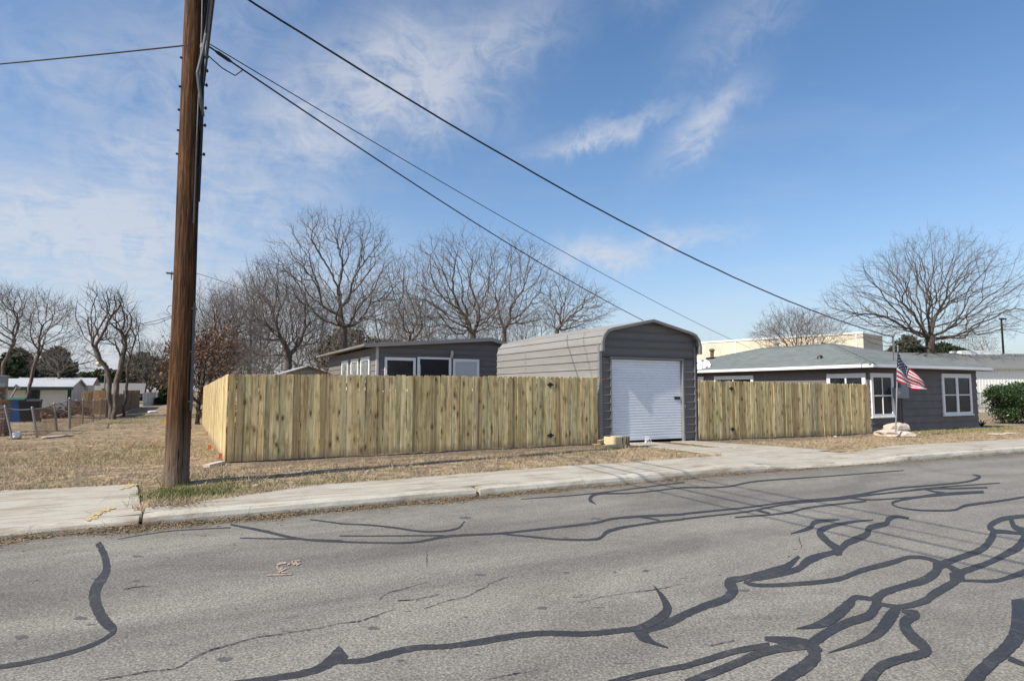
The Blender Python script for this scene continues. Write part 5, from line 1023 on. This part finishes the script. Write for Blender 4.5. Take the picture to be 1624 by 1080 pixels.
def colonise(root, trunk_top, blobs, n, seed, bf=.45, shell=.45):
    """a branching skeleton: scatter points through lumpy crowns, then join each to the tree by the cheapest mix of distance and path length"""
    r = np.random.default_rng(seed); root = np.array(root, float); tt = np.array(trunk_top, float); pts = []
    W = np.array([b[1][0] * b[1][1] * b[1][2] for b in blobs]) ** .7; W = W / W.sum(); ph = r.uniform(0, 6.28, 6)
    for (c, rad), k in zip(blobs, np.maximum(8, (W * n)).astype(int)):
        u = r.normal(size=(k, 3)); u /= np.linalg.norm(u, axis=1, keepdims=True); q = (shell ** 3 + (1 - shell ** 3) * r.random((k, 1))) ** (1 / 3.); inner = r.random((k, 1)) < .22; q = np.where(inner, r.random((k, 1)) ** .5, q)
        lump = 1 + .13 * np.sin(u[:, :1] * 4.1 + ph[0]) * np.cos(u[:, 1:2] * 3.7 + ph[1]) + .12 * np.sin(u[:, 2:3] * 6 + u[:, :1] * 5 + ph[2]) + .07 * np.sin(u[:, :1] * 11 + u[:, 1:2] * 9 + ph[3])
        pts.append(np.array(c) + u * np.array(rad) * q * lump)
    P = np.concatenate(pts); P = P[P[:, 2] > root[2] + .4]
    m = 7; w_ = np.linspace(0, 1, m)[:, None]; T = root + (tt - root) * w_ + np.concatenate([r.normal(0, .05, (m, 2)) * np.sin(np.pi * w_), np.zeros((m, 1))], 1)
    N = np.concatenate([T, P]); k = len(N); par = np.full(k, -1); plen = np.zeros(k); par[1:m] = np.arange(m - 1); plen[:m] = 0
    cost = np.full(k, 1e9); best = np.zeros(k, int); done = np.zeros(k, bool); done[:m] = True; order = list(range(m))
    d = np.linalg.norm(N - N[m - 1], axis=1); cost = d.copy(); best[:] = m - 1
    for j in (m - 2, m - 3):
        d = np.linalg.norm(N - N[j], axis=1) * 1.5; b2 = d < cost; cost[b2] = d[b2]; best[b2] = j
    cost[done] = 1e9
    for _ in range(k - m):
        i = int(np.argmin(cost)); par[i] = best[i]; plen[i] = plen[best[i]] + np.linalg.norm(N[i] - N[best[i]]); done[i] = True; cost[i] = 1e9; order.append(i)
        d = np.linalg.norm(N - N[i], axis=1) + bf * plen[i]; b2 = (d < cost) & ~done; cost[b2] = d[b2]; best[b2] = i
    return N, par, order
def col_tree(name, root, trunk_top, blobs, n, label, seed, r0, wander=.085, rtip=.0068, bf=.38, shell=.45, twigs=1.7, twl=.6, bark='bark_grey', twig='twig_grey', group=None, droop=0, split=.03, after=None, expo=1.95):
    N, par, order = colonise(root, trunk_top, blobs, n, seed, bf, shell); k = len(N); acc = np.zeros(k); ch = [[] for _ in range(k)]; rr = random.Random(seed)
    for i in reversed(order):
        if acc[i] == 0: acc[i] = 1
        if par[i] >= 0: acc[par[i]] += acc[i]; ch[par[i]].append(i)
    R = rtip + (r0 - rtip) * ((acc - 1) / acc[0]) ** (1 / expo)
    # relax the skeleton so limbs run in smooth curves
    for _ in range(2):
        M = N.copy()
        for i in order:
            if par[i] > 0 and ch[i] and i > 6:
                c = max(ch[i], key=lambda q: acc[q]); M[i] = .5 * N[i] + .25 * (N[par[i]] + N[c])
        N = M
    big = []; small = []; cen = np.mean([b[0] for b in blobs], axis=0); stack = [(0, -1)]
    while stack:
        i, p = stack.pop(); chain = [p, i] if p >= 0 else [i]
        while ch[i]:
            c = sorted(ch[i], key=lambda q: -acc[q]); stack.extend((q, i) for q in c[1:]); i = c[0]; chain.append(i)
        pts = [Vector(N[q]) for q in chain]; rad = [min(R[q], R[chain[1]] if len(chain) > 1 else R[q]) if j == 0 else R[q] for j, q in enumerate(chain)]
        # mid points with a little wander
        fp = [pts[0]]; fr = [rad[0]]
        for j in range(1, len(pts)):
            a, b = pts[j - 1], pts[j]; L = (b - a).length; w_ = wander * L
            fp.append((a + b) / 2 + Vector((rr.gauss(0, w_), rr.gauss(0, w_), rr.gauss(0, w_)))); fr.append((rad[j - 1] + rad[j]) / 2); fp.append(b); fr.append(rad[j])
        # thick stretch goes to the trunk mesh, thin remainder to the crown mesh
        cut = next((j for j, q in enumerate(fr) if q < split), len(fr))
        if cut >= 2: big.append((fp[:cut + 1], fr[:cut + 1]))
        if len(fr) - max(0, cut) >= 2: small.append((fp[max(0, cut):] if cut < 2 else fp[cut:], fr[max(0, cut):] if cut < 2 else fr[cut:]))
        elif cut < 2 and len(fr) >= 2: small.append((fp, fr))
        # twigs
        for j in range(1, len(fp)):
            if fr[j] < .022:
                nt = int(twigs * .5 + rr.random()) if j < len(fp) - 1 else int(twigs + rr.random())
                for _ in range(nt):
                    d = (fp[j] - fp[j - 1]).normalized() + Vector((rr.gauss(0, .6), rr.gauss(0, .6), rr.gauss(.08, .6))) + (fp[j] - Vector(cen)).normalized() * .35; d.normalize(); L = twl * rr.uniform(.4, 1.5); d2 = (d + Vector((rr.gauss(0, .3), rr.gauss(0, .3), rr.gauss(.05, .3) - droop))).normalized()
                    small.append(([fp[j], fp[j] + d * L * .5, fp[j] + d * L * .5 + d2 * L * .5], [rtip * .9, rtip * .75, rtip * .5]))
    o = thing(name, root, label, 'tree', group); v, f = tubes_np(big); np_mesh('trunk', v, f, bark, o, smooth=True); v, f = tubes_np(small); np_mesh('crown', v, f, twig, o)
    if after: after(o, small)
    return o
def leaves_np(centres, size, rnd, aspect=.5):
    n = len(centres); C = np.asarray(centres); d = rnd.normal(size=(n, 3)); d /= np.linalg.norm(d, axis=1, keepdims=True); e = np.cross(d, rnd.normal(size=(n, 3))); e /= (np.linalg.norm(e, axis=1, keepdims=True) + 1e-9)
    s = size * rnd.uniform(.6, 1.35, (n, 1)); v = np.stack([C - d * s, C + e * s * aspect, C + d * s, C - e * s * aspect], 1).reshape(-1, 3); return v, np.arange(n * 4).reshape(-1, 4)
def foliage(name, blobs, n, size, mat, parent, seed, shell=.55, aspect=.55):
    """leaf faces spread through lumpy clumps: each blob (centre, radii)"""
    r = np.random.default_rng(seed); W = np.array([b[1][0] * b[1][1] + b[1][0] * b[1][2] for b in blobs]); W = W / W.sum(); pts = []
    for (c, rad), k in zip(blobs, (W * n).astype(int)):
        u = r.normal(size=(k, 3)); u /= np.linalg.norm(u, axis=1, keepdims=True); q = shell + (1 - shell) * r.random((k, 1)) ** .5
        lump = 1 + .20 * np.sin(u[:, :1] * 7 + c[0] * 3) * np.cos(u[:, 1:2] * 6 + c[2] * 5) + .12 * np.sin(u[:, 2:3] * 13 + c[1])
        pts.append(np.array(c) + u * np.array(rad) * q * lump * (.88 + .22 * r.random((k, 1))))
    v, f = leaves_np(np.concatenate(pts), size, r, aspect); return np_mesh(name, v, f, mat, parent)
def ground_at(x, Y): p = atY(x, 610, Y); return Vector((p.x, Y, lawn(p.x, Y) - .1))
def px(Y, x): p = atY(x, 560, Y); return (p - Vector((0, 0, CZ))).dot(FW) / F    # metres per photo pixel there
def std_tree(name, xb, Y, blobs_px, fork_px, label, seed, n=1500, r0=.22, group='bare trees behind the fence', xfork=None, dy=.85, **kw):
    """blobs_px: crown lobes as (x, y, half width, half height) in photo pixels at depth Y"""
    base = ground_at(xb, Y); B = []; rr = random.Random(seed)
    for i, (x, y, rx, ry) in enumerate(blobs_px): c = atY(x, y, Y); k = px(Y, x); B.append(((c.x, Y + rr.uniform(-.35, .35) * rx * k, c.z), (rx * k, rx * k * dy, ry * k)))
    tt = atY(xb if xfork is None else xfork, fork_px, Y)
    return col_tree(name, base, tt, B, n, label, seed, r0, group=group, **kw)
def build_trees():
    std_tree('bare_tree', 545, 42, [(535, 432, 104, 92), (575, 375, 50, 42), (600, 470, 60, 66), (465, 430, 50, 56), (540, 500, 70, 40), (500, 370, 44, 34)], 518, 'tallest bare tree rising left of centre behind the workshop', 3, 1800, .26)
    std_tree('bare_tree', 750, 43, [(735, 450, 98, 82), (715, 408, 62, 44), (690, 485, 60, 52), (755, 500, 70, 36)], 528, 'broad bare tree behind the workshop roof ridge', 8, 1750, .26)
    std_tree('bare_tree', 800, 46, [(815, 445, 72, 74), (838, 418, 52, 45), (800, 495, 70, 42), (850, 490, 40, 36)], 520, 'bare tree just left of the garage roof', 17, 1450, .2)
    std_tree('bare_tree', 884, 36, [(905, 484, 64, 46), (885, 462, 42, 36), (935, 492, 44, 34), (890, 510, 45, 20)], 522, 'smaller spreading bare tree right above the garage roof', 21, 800, .15, twigs=1.8)
    std_tree('bare_tree', 458, 40, [(445, 480, 70, 75), (425, 450, 42, 46), (490, 520, 45, 50), (400, 520, 40, 50)], 565, 'bare tree with crooked limbs behind the pine fence corner', 33, 1500, .22)
    std_tree('bare_tree', 395, 46, [(390, 515, 66, 68), (420, 470, 44, 44), (355, 545, 46, 50)], 580, 'hazy bare tree behind the brown leaved oak', 41, 1200, .15)
    std_tree('leaning_tree', 328, 38, [(358, 500, 26, 32), (385, 520, 36, 46), (345, 480, 14, 16)], 545, 'bare tree with broken leaning stems near the near pole', 52, 600, .14, xfork=338)
    std_tree('bare_tree', 648, 52, [(645, 465, 62, 66), (640, 430, 38, 34), (660, 510, 66, 40)], 545, 'bare tree filling the gap between the two largest crowns', 57, 1100, .18)
    # background thicket: two shapes, copied along the far side
    def copies(src, spots, labels):
        for (x, Y, s, rz), lab in zip(spots, labels):
            g = ground_at(x, Y); o = src.copy(); COL.objects.link(o); o.location = g; o.rotation_euler = (0, 0, rz); o.scale = (s, s, s); o['label'] = lab
            for ch in list(src.children): c = ch.copy(); COL.objects.link(c); c.parent = o
    o1 = std_tree('thicket_tree', 600, 62, [(600, 510, 66, 76), (580, 475, 44, 38), (625, 545, 50, 50), (590, 570, 50, 30)], 590, 'grey thicket tree right of the tallest bare tree trunk', 61, 1400, .16, 'thicket trees behind the workshop', twig='twig_brown', rtip=.009, twl=.7)
    o2 = std_tree('thicket_tree', 690, 66, [(690, 510, 68, 80), (675, 475, 46, 38), (705, 550, 58, 46), (690, 575, 50, 26)], 588, 'brown thicket tree between the two large bare trees', 67, 1400, .16, 'thicket trees behind the workshop', twig='twig_brown', rtip=.009, twl=.7)
    copies(o1, [(505, 68, 1.0, 1.1), (850, 64, .92, 2.2), (425, 70, 1.02, 4.0), (935, 74, .68, 5.1), (365, 75, 1.08, 2.9), (655, 80, 1.1, .6), (900, 66, .78, 1.7)], ['thicket tree left of the tallest bare tree trunk', 'thicket tree behind the small bare tree above the garage', 'thicket tree behind the garden shed', 'lowest thicket tree right over the garage roof', 'far thicket tree beyond the brown leaved oak', 'distant thicket tree behind the workshop windows', 'low thicket tree directly behind the garage ridge'])
    copies(o2, [(570, 74, 1.0, 1.9), (780, 68, 1.0, 3.3), (470, 78, 1.08, .4), (735, 78, 1.1, 2.5), (320, 84, .9, 5.5), (530, 56, .68, 3.9), (640, 56, .72, .9), (820, 60, .78, 4.4), (345, 60, .8, 1.4)], ['thicket tree directly behind the tallest bare tree', 'thicket tree behind the workshop roof ridge end', 'far thicket tree behind the pine fence corner', 'distant thicket tree left of the garage', 'distant thicket tree at the end of the pine side fence', 'low thicket tree at the workshop left eave', 'low thicket tree over the workshop dark doorway', 'low thicket tree over the garage rear corner', 'low thicket tree just right of the near pole'])
    # small bare trees over the cream yard
    g2 = 'bare trees in the left yard'
    std_tree('bare_tree', 6, 48, [(0, 505, 48, 52), (20, 480, 28, 30)], 575, 'bare tree at the far left edge of the yard', 71, 650, .11, g2, wander=.05, twigs=1.8)
    std_tree('bare_tree', 36, 50, [(70, 520, 50, 52), (80, 490, 32, 28), (45, 540, 26, 30)], 560, 'slanting bare tree growing up before the cream house roof', 74, 700, .11, g2, wander=.05, xfork=62, twigs=1.8)
    std_tree('bare_tree', 93, 62, [(105, 572, 50, 26), (75, 570, 26, 22)], 592, 'low bare tree with wide limbs behind the cream house', 77, 520, .12, g2, twigs=1.6)
    std_tree('twin_trunk_tree', 184, 45, [(185, 510, 26, 50), (200, 530, 18, 40)], 600, 'thick dark bare trunk at the end of the chain link', 83, 230, .15, g2, bark='bark_grey', twig='bark_dark', wander=.05, rtip=.008, twigs=1.8, twl=.6, xfork=186)
    std_tree('twin_trunk_tree', 179, 45.6, [(165, 500, 44, 46), (140, 530, 28, 36), (180, 475, 24, 24)], 598, 'crooked dark bare trunk leaning left at the end of the chain link', 84, 360, .14, g2, bark='bark_grey', twig='bark_dark', wander=.05, rtip=.008, twigs=1.8, twl=.6, xfork=172)
    std_tree('bare_tree', 198, 50, [(206, 545, 16, 48), (212, 520, 10, 30)], 605, 'slender drooping bare tree right of the twin trunk tree', 87, 260, .10, g2, xfork=202, twig='twig_brown', droop=.5)
    std_tree('bare_tree', 238, 105, [(238, 580, 34, 38)], 620, 'pale bare tree at the far end of the alley', 91, 700, .2, g2, rtip=.02, twl=1.0)
    # big spreading tree behind the grey house
    g3 = 'trees on the right'
    std_tree('spreading_tree', 1475, 40, [(1465, 455, 150, 80), (1500, 420, 105, 60), (1400, 470, 95, 62), (1570, 470, 75, 66), (1350, 480, 50, 40), (1465, 522, 150, 34), (1330, 500, 36, 34), (1600, 510, 45, 36)], 535, 'wide spreading bare tree behind the grey house roof', 97, 3600, .50, g3, bark='bark_dark', expo=1.95, twl=.85, twigs=3.0, wander=.05, bf=.5, dy=.75)
    std_tree('twiggy_tree', 1268, 46, [(1268, 532, 74, 46), (1250, 516, 48, 28), (1305, 535, 50, 36), (1225, 535, 32, 26)], 580, 'low brown twiggy tree before the cream warehouse', 101, 2400, .2, g3, twig='twig_brown', twigs=3)
    std_tree('bare_tree', 1562, 75, [(1560, 552, 44, 30)], 585, 'distant round bare tree at far right under the spreading limbs', 103, 900, .2, g3, twig='twig_brown', rtip=.015, twl=.8)
    std_tree('bare_tree', 1122, 56, [(1130, 560, 20, 24)], 580, 'thin bare sapling before the cream warehouse beside the garage', 107, 40, .05, g3, twigs=.6)
    # evergreens
    def ever(name, Y, blobs_px, n, size, mat, label, seed, trunk=True, group='evergreens'):
        B = []; 
        for x, y, rx, ry in blobs_px: c = atY(x, y, Y); k = px(Y, x); B.append(((c.x, Y + random.uniform(-1, 1) * rx * k * .3, c.z), (rx * k, rx * k * .9, ry * k)))
        xb = sum(b[0][0] for b in B) / len(B); g = Vector((xb, Y, lawn(xb, Y) - .1)); o = thing(name, g, label, 'tree' if trunk else 'bush', group)
        t = MB()
        for c, r in B: t.tube([g, g.lerp(Vector(c), .5) + Vector((0, 0, .3)), Vector(c)], [.16, .1, .04], 6)
        t.build('trunk', 'bark_dark', o); foliage('crown', B, n, size, mat, o, seed)
    random.seed(21)
    ever('evergreen_tree', 70, [(28, 575, 20, 19), (18, 590, 16, 16), (42, 588, 18, 16), (30, 562, 10, 8)], 7000, .24, 'evergreen_dark', 'dark evergreen tree behind the cream house roof, left one', 1)
    ever('evergreen_tree', 70, [(88, 572, 18, 16), (78, 588, 16, 14), (100, 586, 16, 16), (92, 560, 10, 8)], 7000, .24, 'evergreen_dark', 'dark evergreen tree behind the cream house roof, right one', 2)
    ever('live_oak', 120, [(225, 580, 24, 18), (205, 598, 22, 14), (245, 590, 22, 20), (190, 605, 20, 12), (262, 600, 16, 20)], 9000, .42, 'live_oak_leaf', 'dull green live oak closing the end of the alley', 3)
    ever('live_oak', 110, [(165, 600, 20, 12), (140, 602, 22, 10), (120, 603, 20, 8)], 6000, .36, 'live_oak_leaf', 'far olive green trees behind the yard lamp', 4)
    ever('evergreen_bush', 88, [(262, 628, 8, 16), (254, 640, 8, 10), (270, 615, 8, 14)], 4000, .22, 'evergreen_dark', 'dark evergreen bush at the end of the alley', 5, False)
    ever('evergreen_tree', 66, [(555, 545, 34, 24), (530, 565, 30, 25), (605, 556, 40, 18), (660, 560, 40, 14)], 9000, .17, 'olive_leaf', 'muted evergreen mass behind the workshop left end', 6)
    ever('evergreen_tree', 46, [(1438, 550, 20, 16), (1420, 565, 18, 14), (1455, 565, 20, 14)], 8000, .16, 'evergreen_dark', 'dark green bushy tree left of the spreading tree trunk', 7)
    ever('evergreen_tree', 46, [(1500, 556, 20, 12), (1520, 564, 16, 12), (1485, 566, 18, 12)], 7000, .16, 'evergreen_dark', 'dark green bushy tree right of the spreading tree trunk', 8)
    # brown leaved oak left of the fence end
    r = np.random.default_rng(12)
    def lf(o, small):
        C = []
        for pts, rad in small:
            if r.random() < .8:
                for p in pts[1:]:
                    if r.random() < .75: C.append(np.array(tuple(p)) + r.normal(size=3) * .06)
        v, f = leaves_np(np.array(C), .07, r, .5); np_mesh('dead_leaves', v, f, 'dead_leaf', o)
    std_tree('brown_leaf_oak', 315, 34, [(325, 580, 55, 52), (300, 560, 36, 40), (345, 545, 30, 34), (280, 580, 26, 40), (330, 630, 45, 35)], 640, 'shrubby oak holding rusty brown dead leaves beside the near pole', 113, 1200, .12, None, bark='bark_dark', twig='bark_dark', after=lf, twl=.35)
    for i, (x, Y, lab) in enumerate([(385, 37, 'tangled bare shrub behind the pine fence corner'), (430, 44, 'tangled bare shrub left of the garden shed'), (350, 42, 'tangled bare shrub behind the brown leaved oak')]):
        std_tree('bare_shrub', x, Y, [(x, 585, 48, 42), (x - 15, 570, 30, 28)], 625, lab, 121 + i, 800, .08, 'bare shrubs behind the pine fence', bark='bark_dark', twig='twig_brown', twl=.4)
    # glossy green bush on the right
    Y = 15.8; B = []; g = onlawn(1603, 672); Y = g.y
    for x, y, rx, ry in ((1604, 634, 30, 24), (1590, 625, 20, 14), (1618, 622, 24, 16), (1596, 655, 20, 16), (1622, 650, 26, 20), (1640, 635, 30, 26), (1578, 622, 10, 8)):
        c = atY(x, y, Y); k = px(Y, x); B.append(((c.x, Y + .2 * math.sin(x), c.z), (rx * k, rx * k, ry * k)))
    o = thing('evergreen_bush', g, 'glossy green clipped bush at the right edge beside the grey house', 'bush'); t = MB()
    for c, r_ in B: t.tube([g, Vector(c)], [.05, .02], 6)
    t.build('stems', 'bark_dark', o); foliage('leaves', B, 14000, .055, 'holly_leaf', o, 31, .5, .5)
    # dagger plant at the house corner
    g = onlawn(1557, 676); o = thing('yucca_plant', g, 'small dark spiky plant at the right corner of the grey house', 'plant'); random.seed(2)
    for i in range(16):
        a = random.uniform(0, 6.28); s = Vector((math.cos(a), math.sin(a), random.uniform(.3, 1.2))).normalized(); L = random.uniform(.3, .6); n = s.cross(Vector((0, 0, 1))).normalized() * .03
        MB().add([g - n, g + n, g + s * L * .6 + n * .8 + Vector((0, 0, .03)), g + s * L - Vector((0, 0, .06)), g + s * L * .6 - n * .8 + Vector((0, 0, .03))], [(0, 1, 2, 4), (4, 2, 3)]).build('leaf', 'evergreen_dark', o)
build_trees()

# ================================================================== GRASS AND LITTER
def blades(name, P, h, wdt, mat, label, seed, lean=.9):
    r = np.random.default_rng(seed); n = len(P); P = np.asarray(P); a = r.uniform(0, 2 * np.pi, n); H = h * r.uniform(.45, 1.3, n) * (1 + 1.1 * np.maximum(0, np.sin(P[:, 0] * 5.1 + 2 * np.sin(P[:, 1] * 3.7)) * np.sin(P[:, 1] * 4.3 + 1.7 * np.sin(P[:, 0] * 2.9)))); w_ = wdt * r.uniform(.6, 1.4, n); b = r.uniform(0, 2 * np.pi, n); ln = lean * r.uniform(.2, 1.2, n) * H
    dx, dy = np.cos(a) * w_, np.sin(a) * w_; z = P[:, 2] - .006
    v = np.stack([np.stack([P[:, 0] - dx, P[:, 1] - dy, z], 1), np.stack([P[:, 0] + dx, P[:, 1] + dy, z], 1), np.stack([P[:, 0] + np.cos(b) * ln, P[:, 1] + np.sin(b) * ln, z + H], 1)], 1).reshape(-1, 3)
    o = np_mesh(name, v, np.arange(n * 3).reshape(-1, 3), mat); tag(o, label, 'grass' if 'grass' in name else 'leaf litter', kind='stuff')
def concrete_here(X, Y):
    if Y < 10.5 and X > 2: return True
    if X < -.62 and Y < 11.8 + .35 * sm(-.6, -4, X): return True
    if -.62 <= X <= 2 and Y < 9.42 + .9 * sm(-.5, 2.3, X): return True
    if 10.9 < X < 15 - 1.0 * sm(10.5, 12, Y) and Y < 13.9: return True
    if 14.0 <= X < 15.2 and Y < 10.75: return True
    return X > 15 and Y < 10.8
def build_grass():
    r = random.Random(77); S = []; Gn = []
    def put(n, xa, xb, ya, yb, keep):
        for _ in range(n):
            X = r.uniform(xa, xb); Y = r.uniform(ya, yb)
            if concrete_here(X, Y): continue
            k = keep(X, Y)
            if r.random() < abs(k): (S if k > 0 else Gn).append((X, Y, lawn(X, Y)))
    def verge(X, Y):
        n = mnoise.noise((X * .8, Y * .8, 9)); bare = sm(12.4, 13.2, Y + .5 * n) * (1 - sm(21, 23, X)); return max(.06, (.75 + n) * (1 - .9 * bare))
    put(60000, -.6, 22, 9.4, 13.8, verge); put(16000, 22, 34, 10.5, 14.2, lambda X, Y: .7)
    put(52000, -6, .75, 11.6, 22, lambda X, Y: max(.1, .7 + mnoise.noise((X * .6, Y * .6, 2)))); put(16000, -7, .7, 22, 48, lambda X, Y: .7); put(14000, -16, -4.5, 12, 40, lambda X, Y: .7)
    gs = []
    for _ in range(3400):      # green tuft round the pole foot and along the sidewalk edge
        X = r.gauss(.1, .55); Y = r.gauss(10.55, .35)
        if not concrete_here(X, Y) and X > -.65: gs.append((X, Y, lawn(X, Y)))
    for _ in range(3600):
        X = r.uniform(1.5, 10.5); Y = 10.46 + abs(r.gauss(0, .07)) + .05 * mnoise.noise((X * 2, 0, 0))
        if mnoise.noise((X * 1.1, 3, 1)) > -.15: gs.append((X, Y, lawn(X, Y)))
    for _ in range(5000):
        X = r.uniform(23.5, 32); Y = r.gauss(13.4, .5); gs.append((X, Y, lawn(X, Y)))
    for _ in range(3000):
        X = r.gauss(-2.6, .7); Y = r.gauss(40, 4.5); gs.append((X, Y, lawn(X, Y)))
    for _ in range(2200):
        X = r.gauss(-1.5, .9); Y = r.gauss(17, 1.6); gs.append((X, Y, lawn(X, Y)))
    for _ in range(9000):     # ragged straw edge hanging over the concrete
        X = r.uniform(-.5, 22)
        if 11.0 < X < 15: continue
        Y = walk_back(X) + r.gauss(.0, .05) + .06 * mnoise.noise((X * 2.2, 1, 4)); S.append((X, Y, slabz(X, Y) + .004))
    for _ in range(2500): X = r.uniform(-6, -.6); Y = 11.72 + .35 * sm(-.6, -4, X) + r.gauss(.03, .06); S.append((X, Y, -.015))
    blades('dry_grass', S, .055, .0045, 'straw_blade', 'short dry straw coloured grass over the verge and alley', 1, 1.3); blades('green_grass', gs, .06, .004, 'green_blade', 'patches of green grass by the pole, sidewalk and house', 2, .9)
    # dead leaves along the gutter
    rn = np.random.default_rng(5); C = []
    def gut(n, xa, xb, wd, amp):
        for _ in range(n):
            X = r.uniform(xa, xb); k = .5 + .9 * mnoise.noise((X * 1.3, 5, 2))
            if r.random() > max(.12, k + .3): continue
            d = abs(r.gauss(0, wd * (.5 + max(0, k)))); Y = 8.79 - d; C.append((X, Y, roadz(X) + .008 + amp * math.exp(-(d / (wd * .6)) ** 2) * r.random()))
    gut(9000, -4.5, 1.2, .13, .05); gut(6000, 1.2, 5.5, .09, .035); gut(3500, 5.5, 12, .06, .02); gut(4500, 12, 32, .07, .02)
    for _ in range(700): X = r.uniform(-4, 30); Y = 8.6 - abs(r.gauss(0, .6)); C.append((X, Y, roadz(X) + .007))
    for _ in range(900): X = r.uniform(-1, 22); Y = r.uniform(10.2, 13.7); C.append((X, Y, lawn(X, Y) + .012)) if not concrete_here(X, Y) else None
    for _ in range(420): X = r.gauss(.02, .16); Y = r.gauss(9.35, .16); C.append((X, Y, slabz(X, max(Y, 9.03)) + .008))
    C = np.array(C); n = len(C); a = rn.uniform(0, 6.28, n); s = rn.uniform(.008, .022, n); q = rn.uniform(.3, .6, n); tz = rn.normal(0, .006, (n, 4))
    d = np.stack([np.cos(a), np.sin(a)], 1) * s[:, None]; e = np.stack([-np.sin(a), np.cos(a)], 1) * (s * q)[:, None]
    V = np.zeros((n, 4, 3))
    for i, o in enumerate((d, e, -d, -e)): V[:, i, :2] = C[:, :2] + o; V[:, i, 2] = C[:, 2] + np.abs(tz[:, i])
    o = np_mesh('leaf_litter', V.reshape(-1, 3), np.arange(n * 4).reshape(-1, 4), 'litter_leaf'); tag(o, 'dry dead leaves gathered in the gutter along the curb', 'leaf litter', kind='stuff')
build_grass()
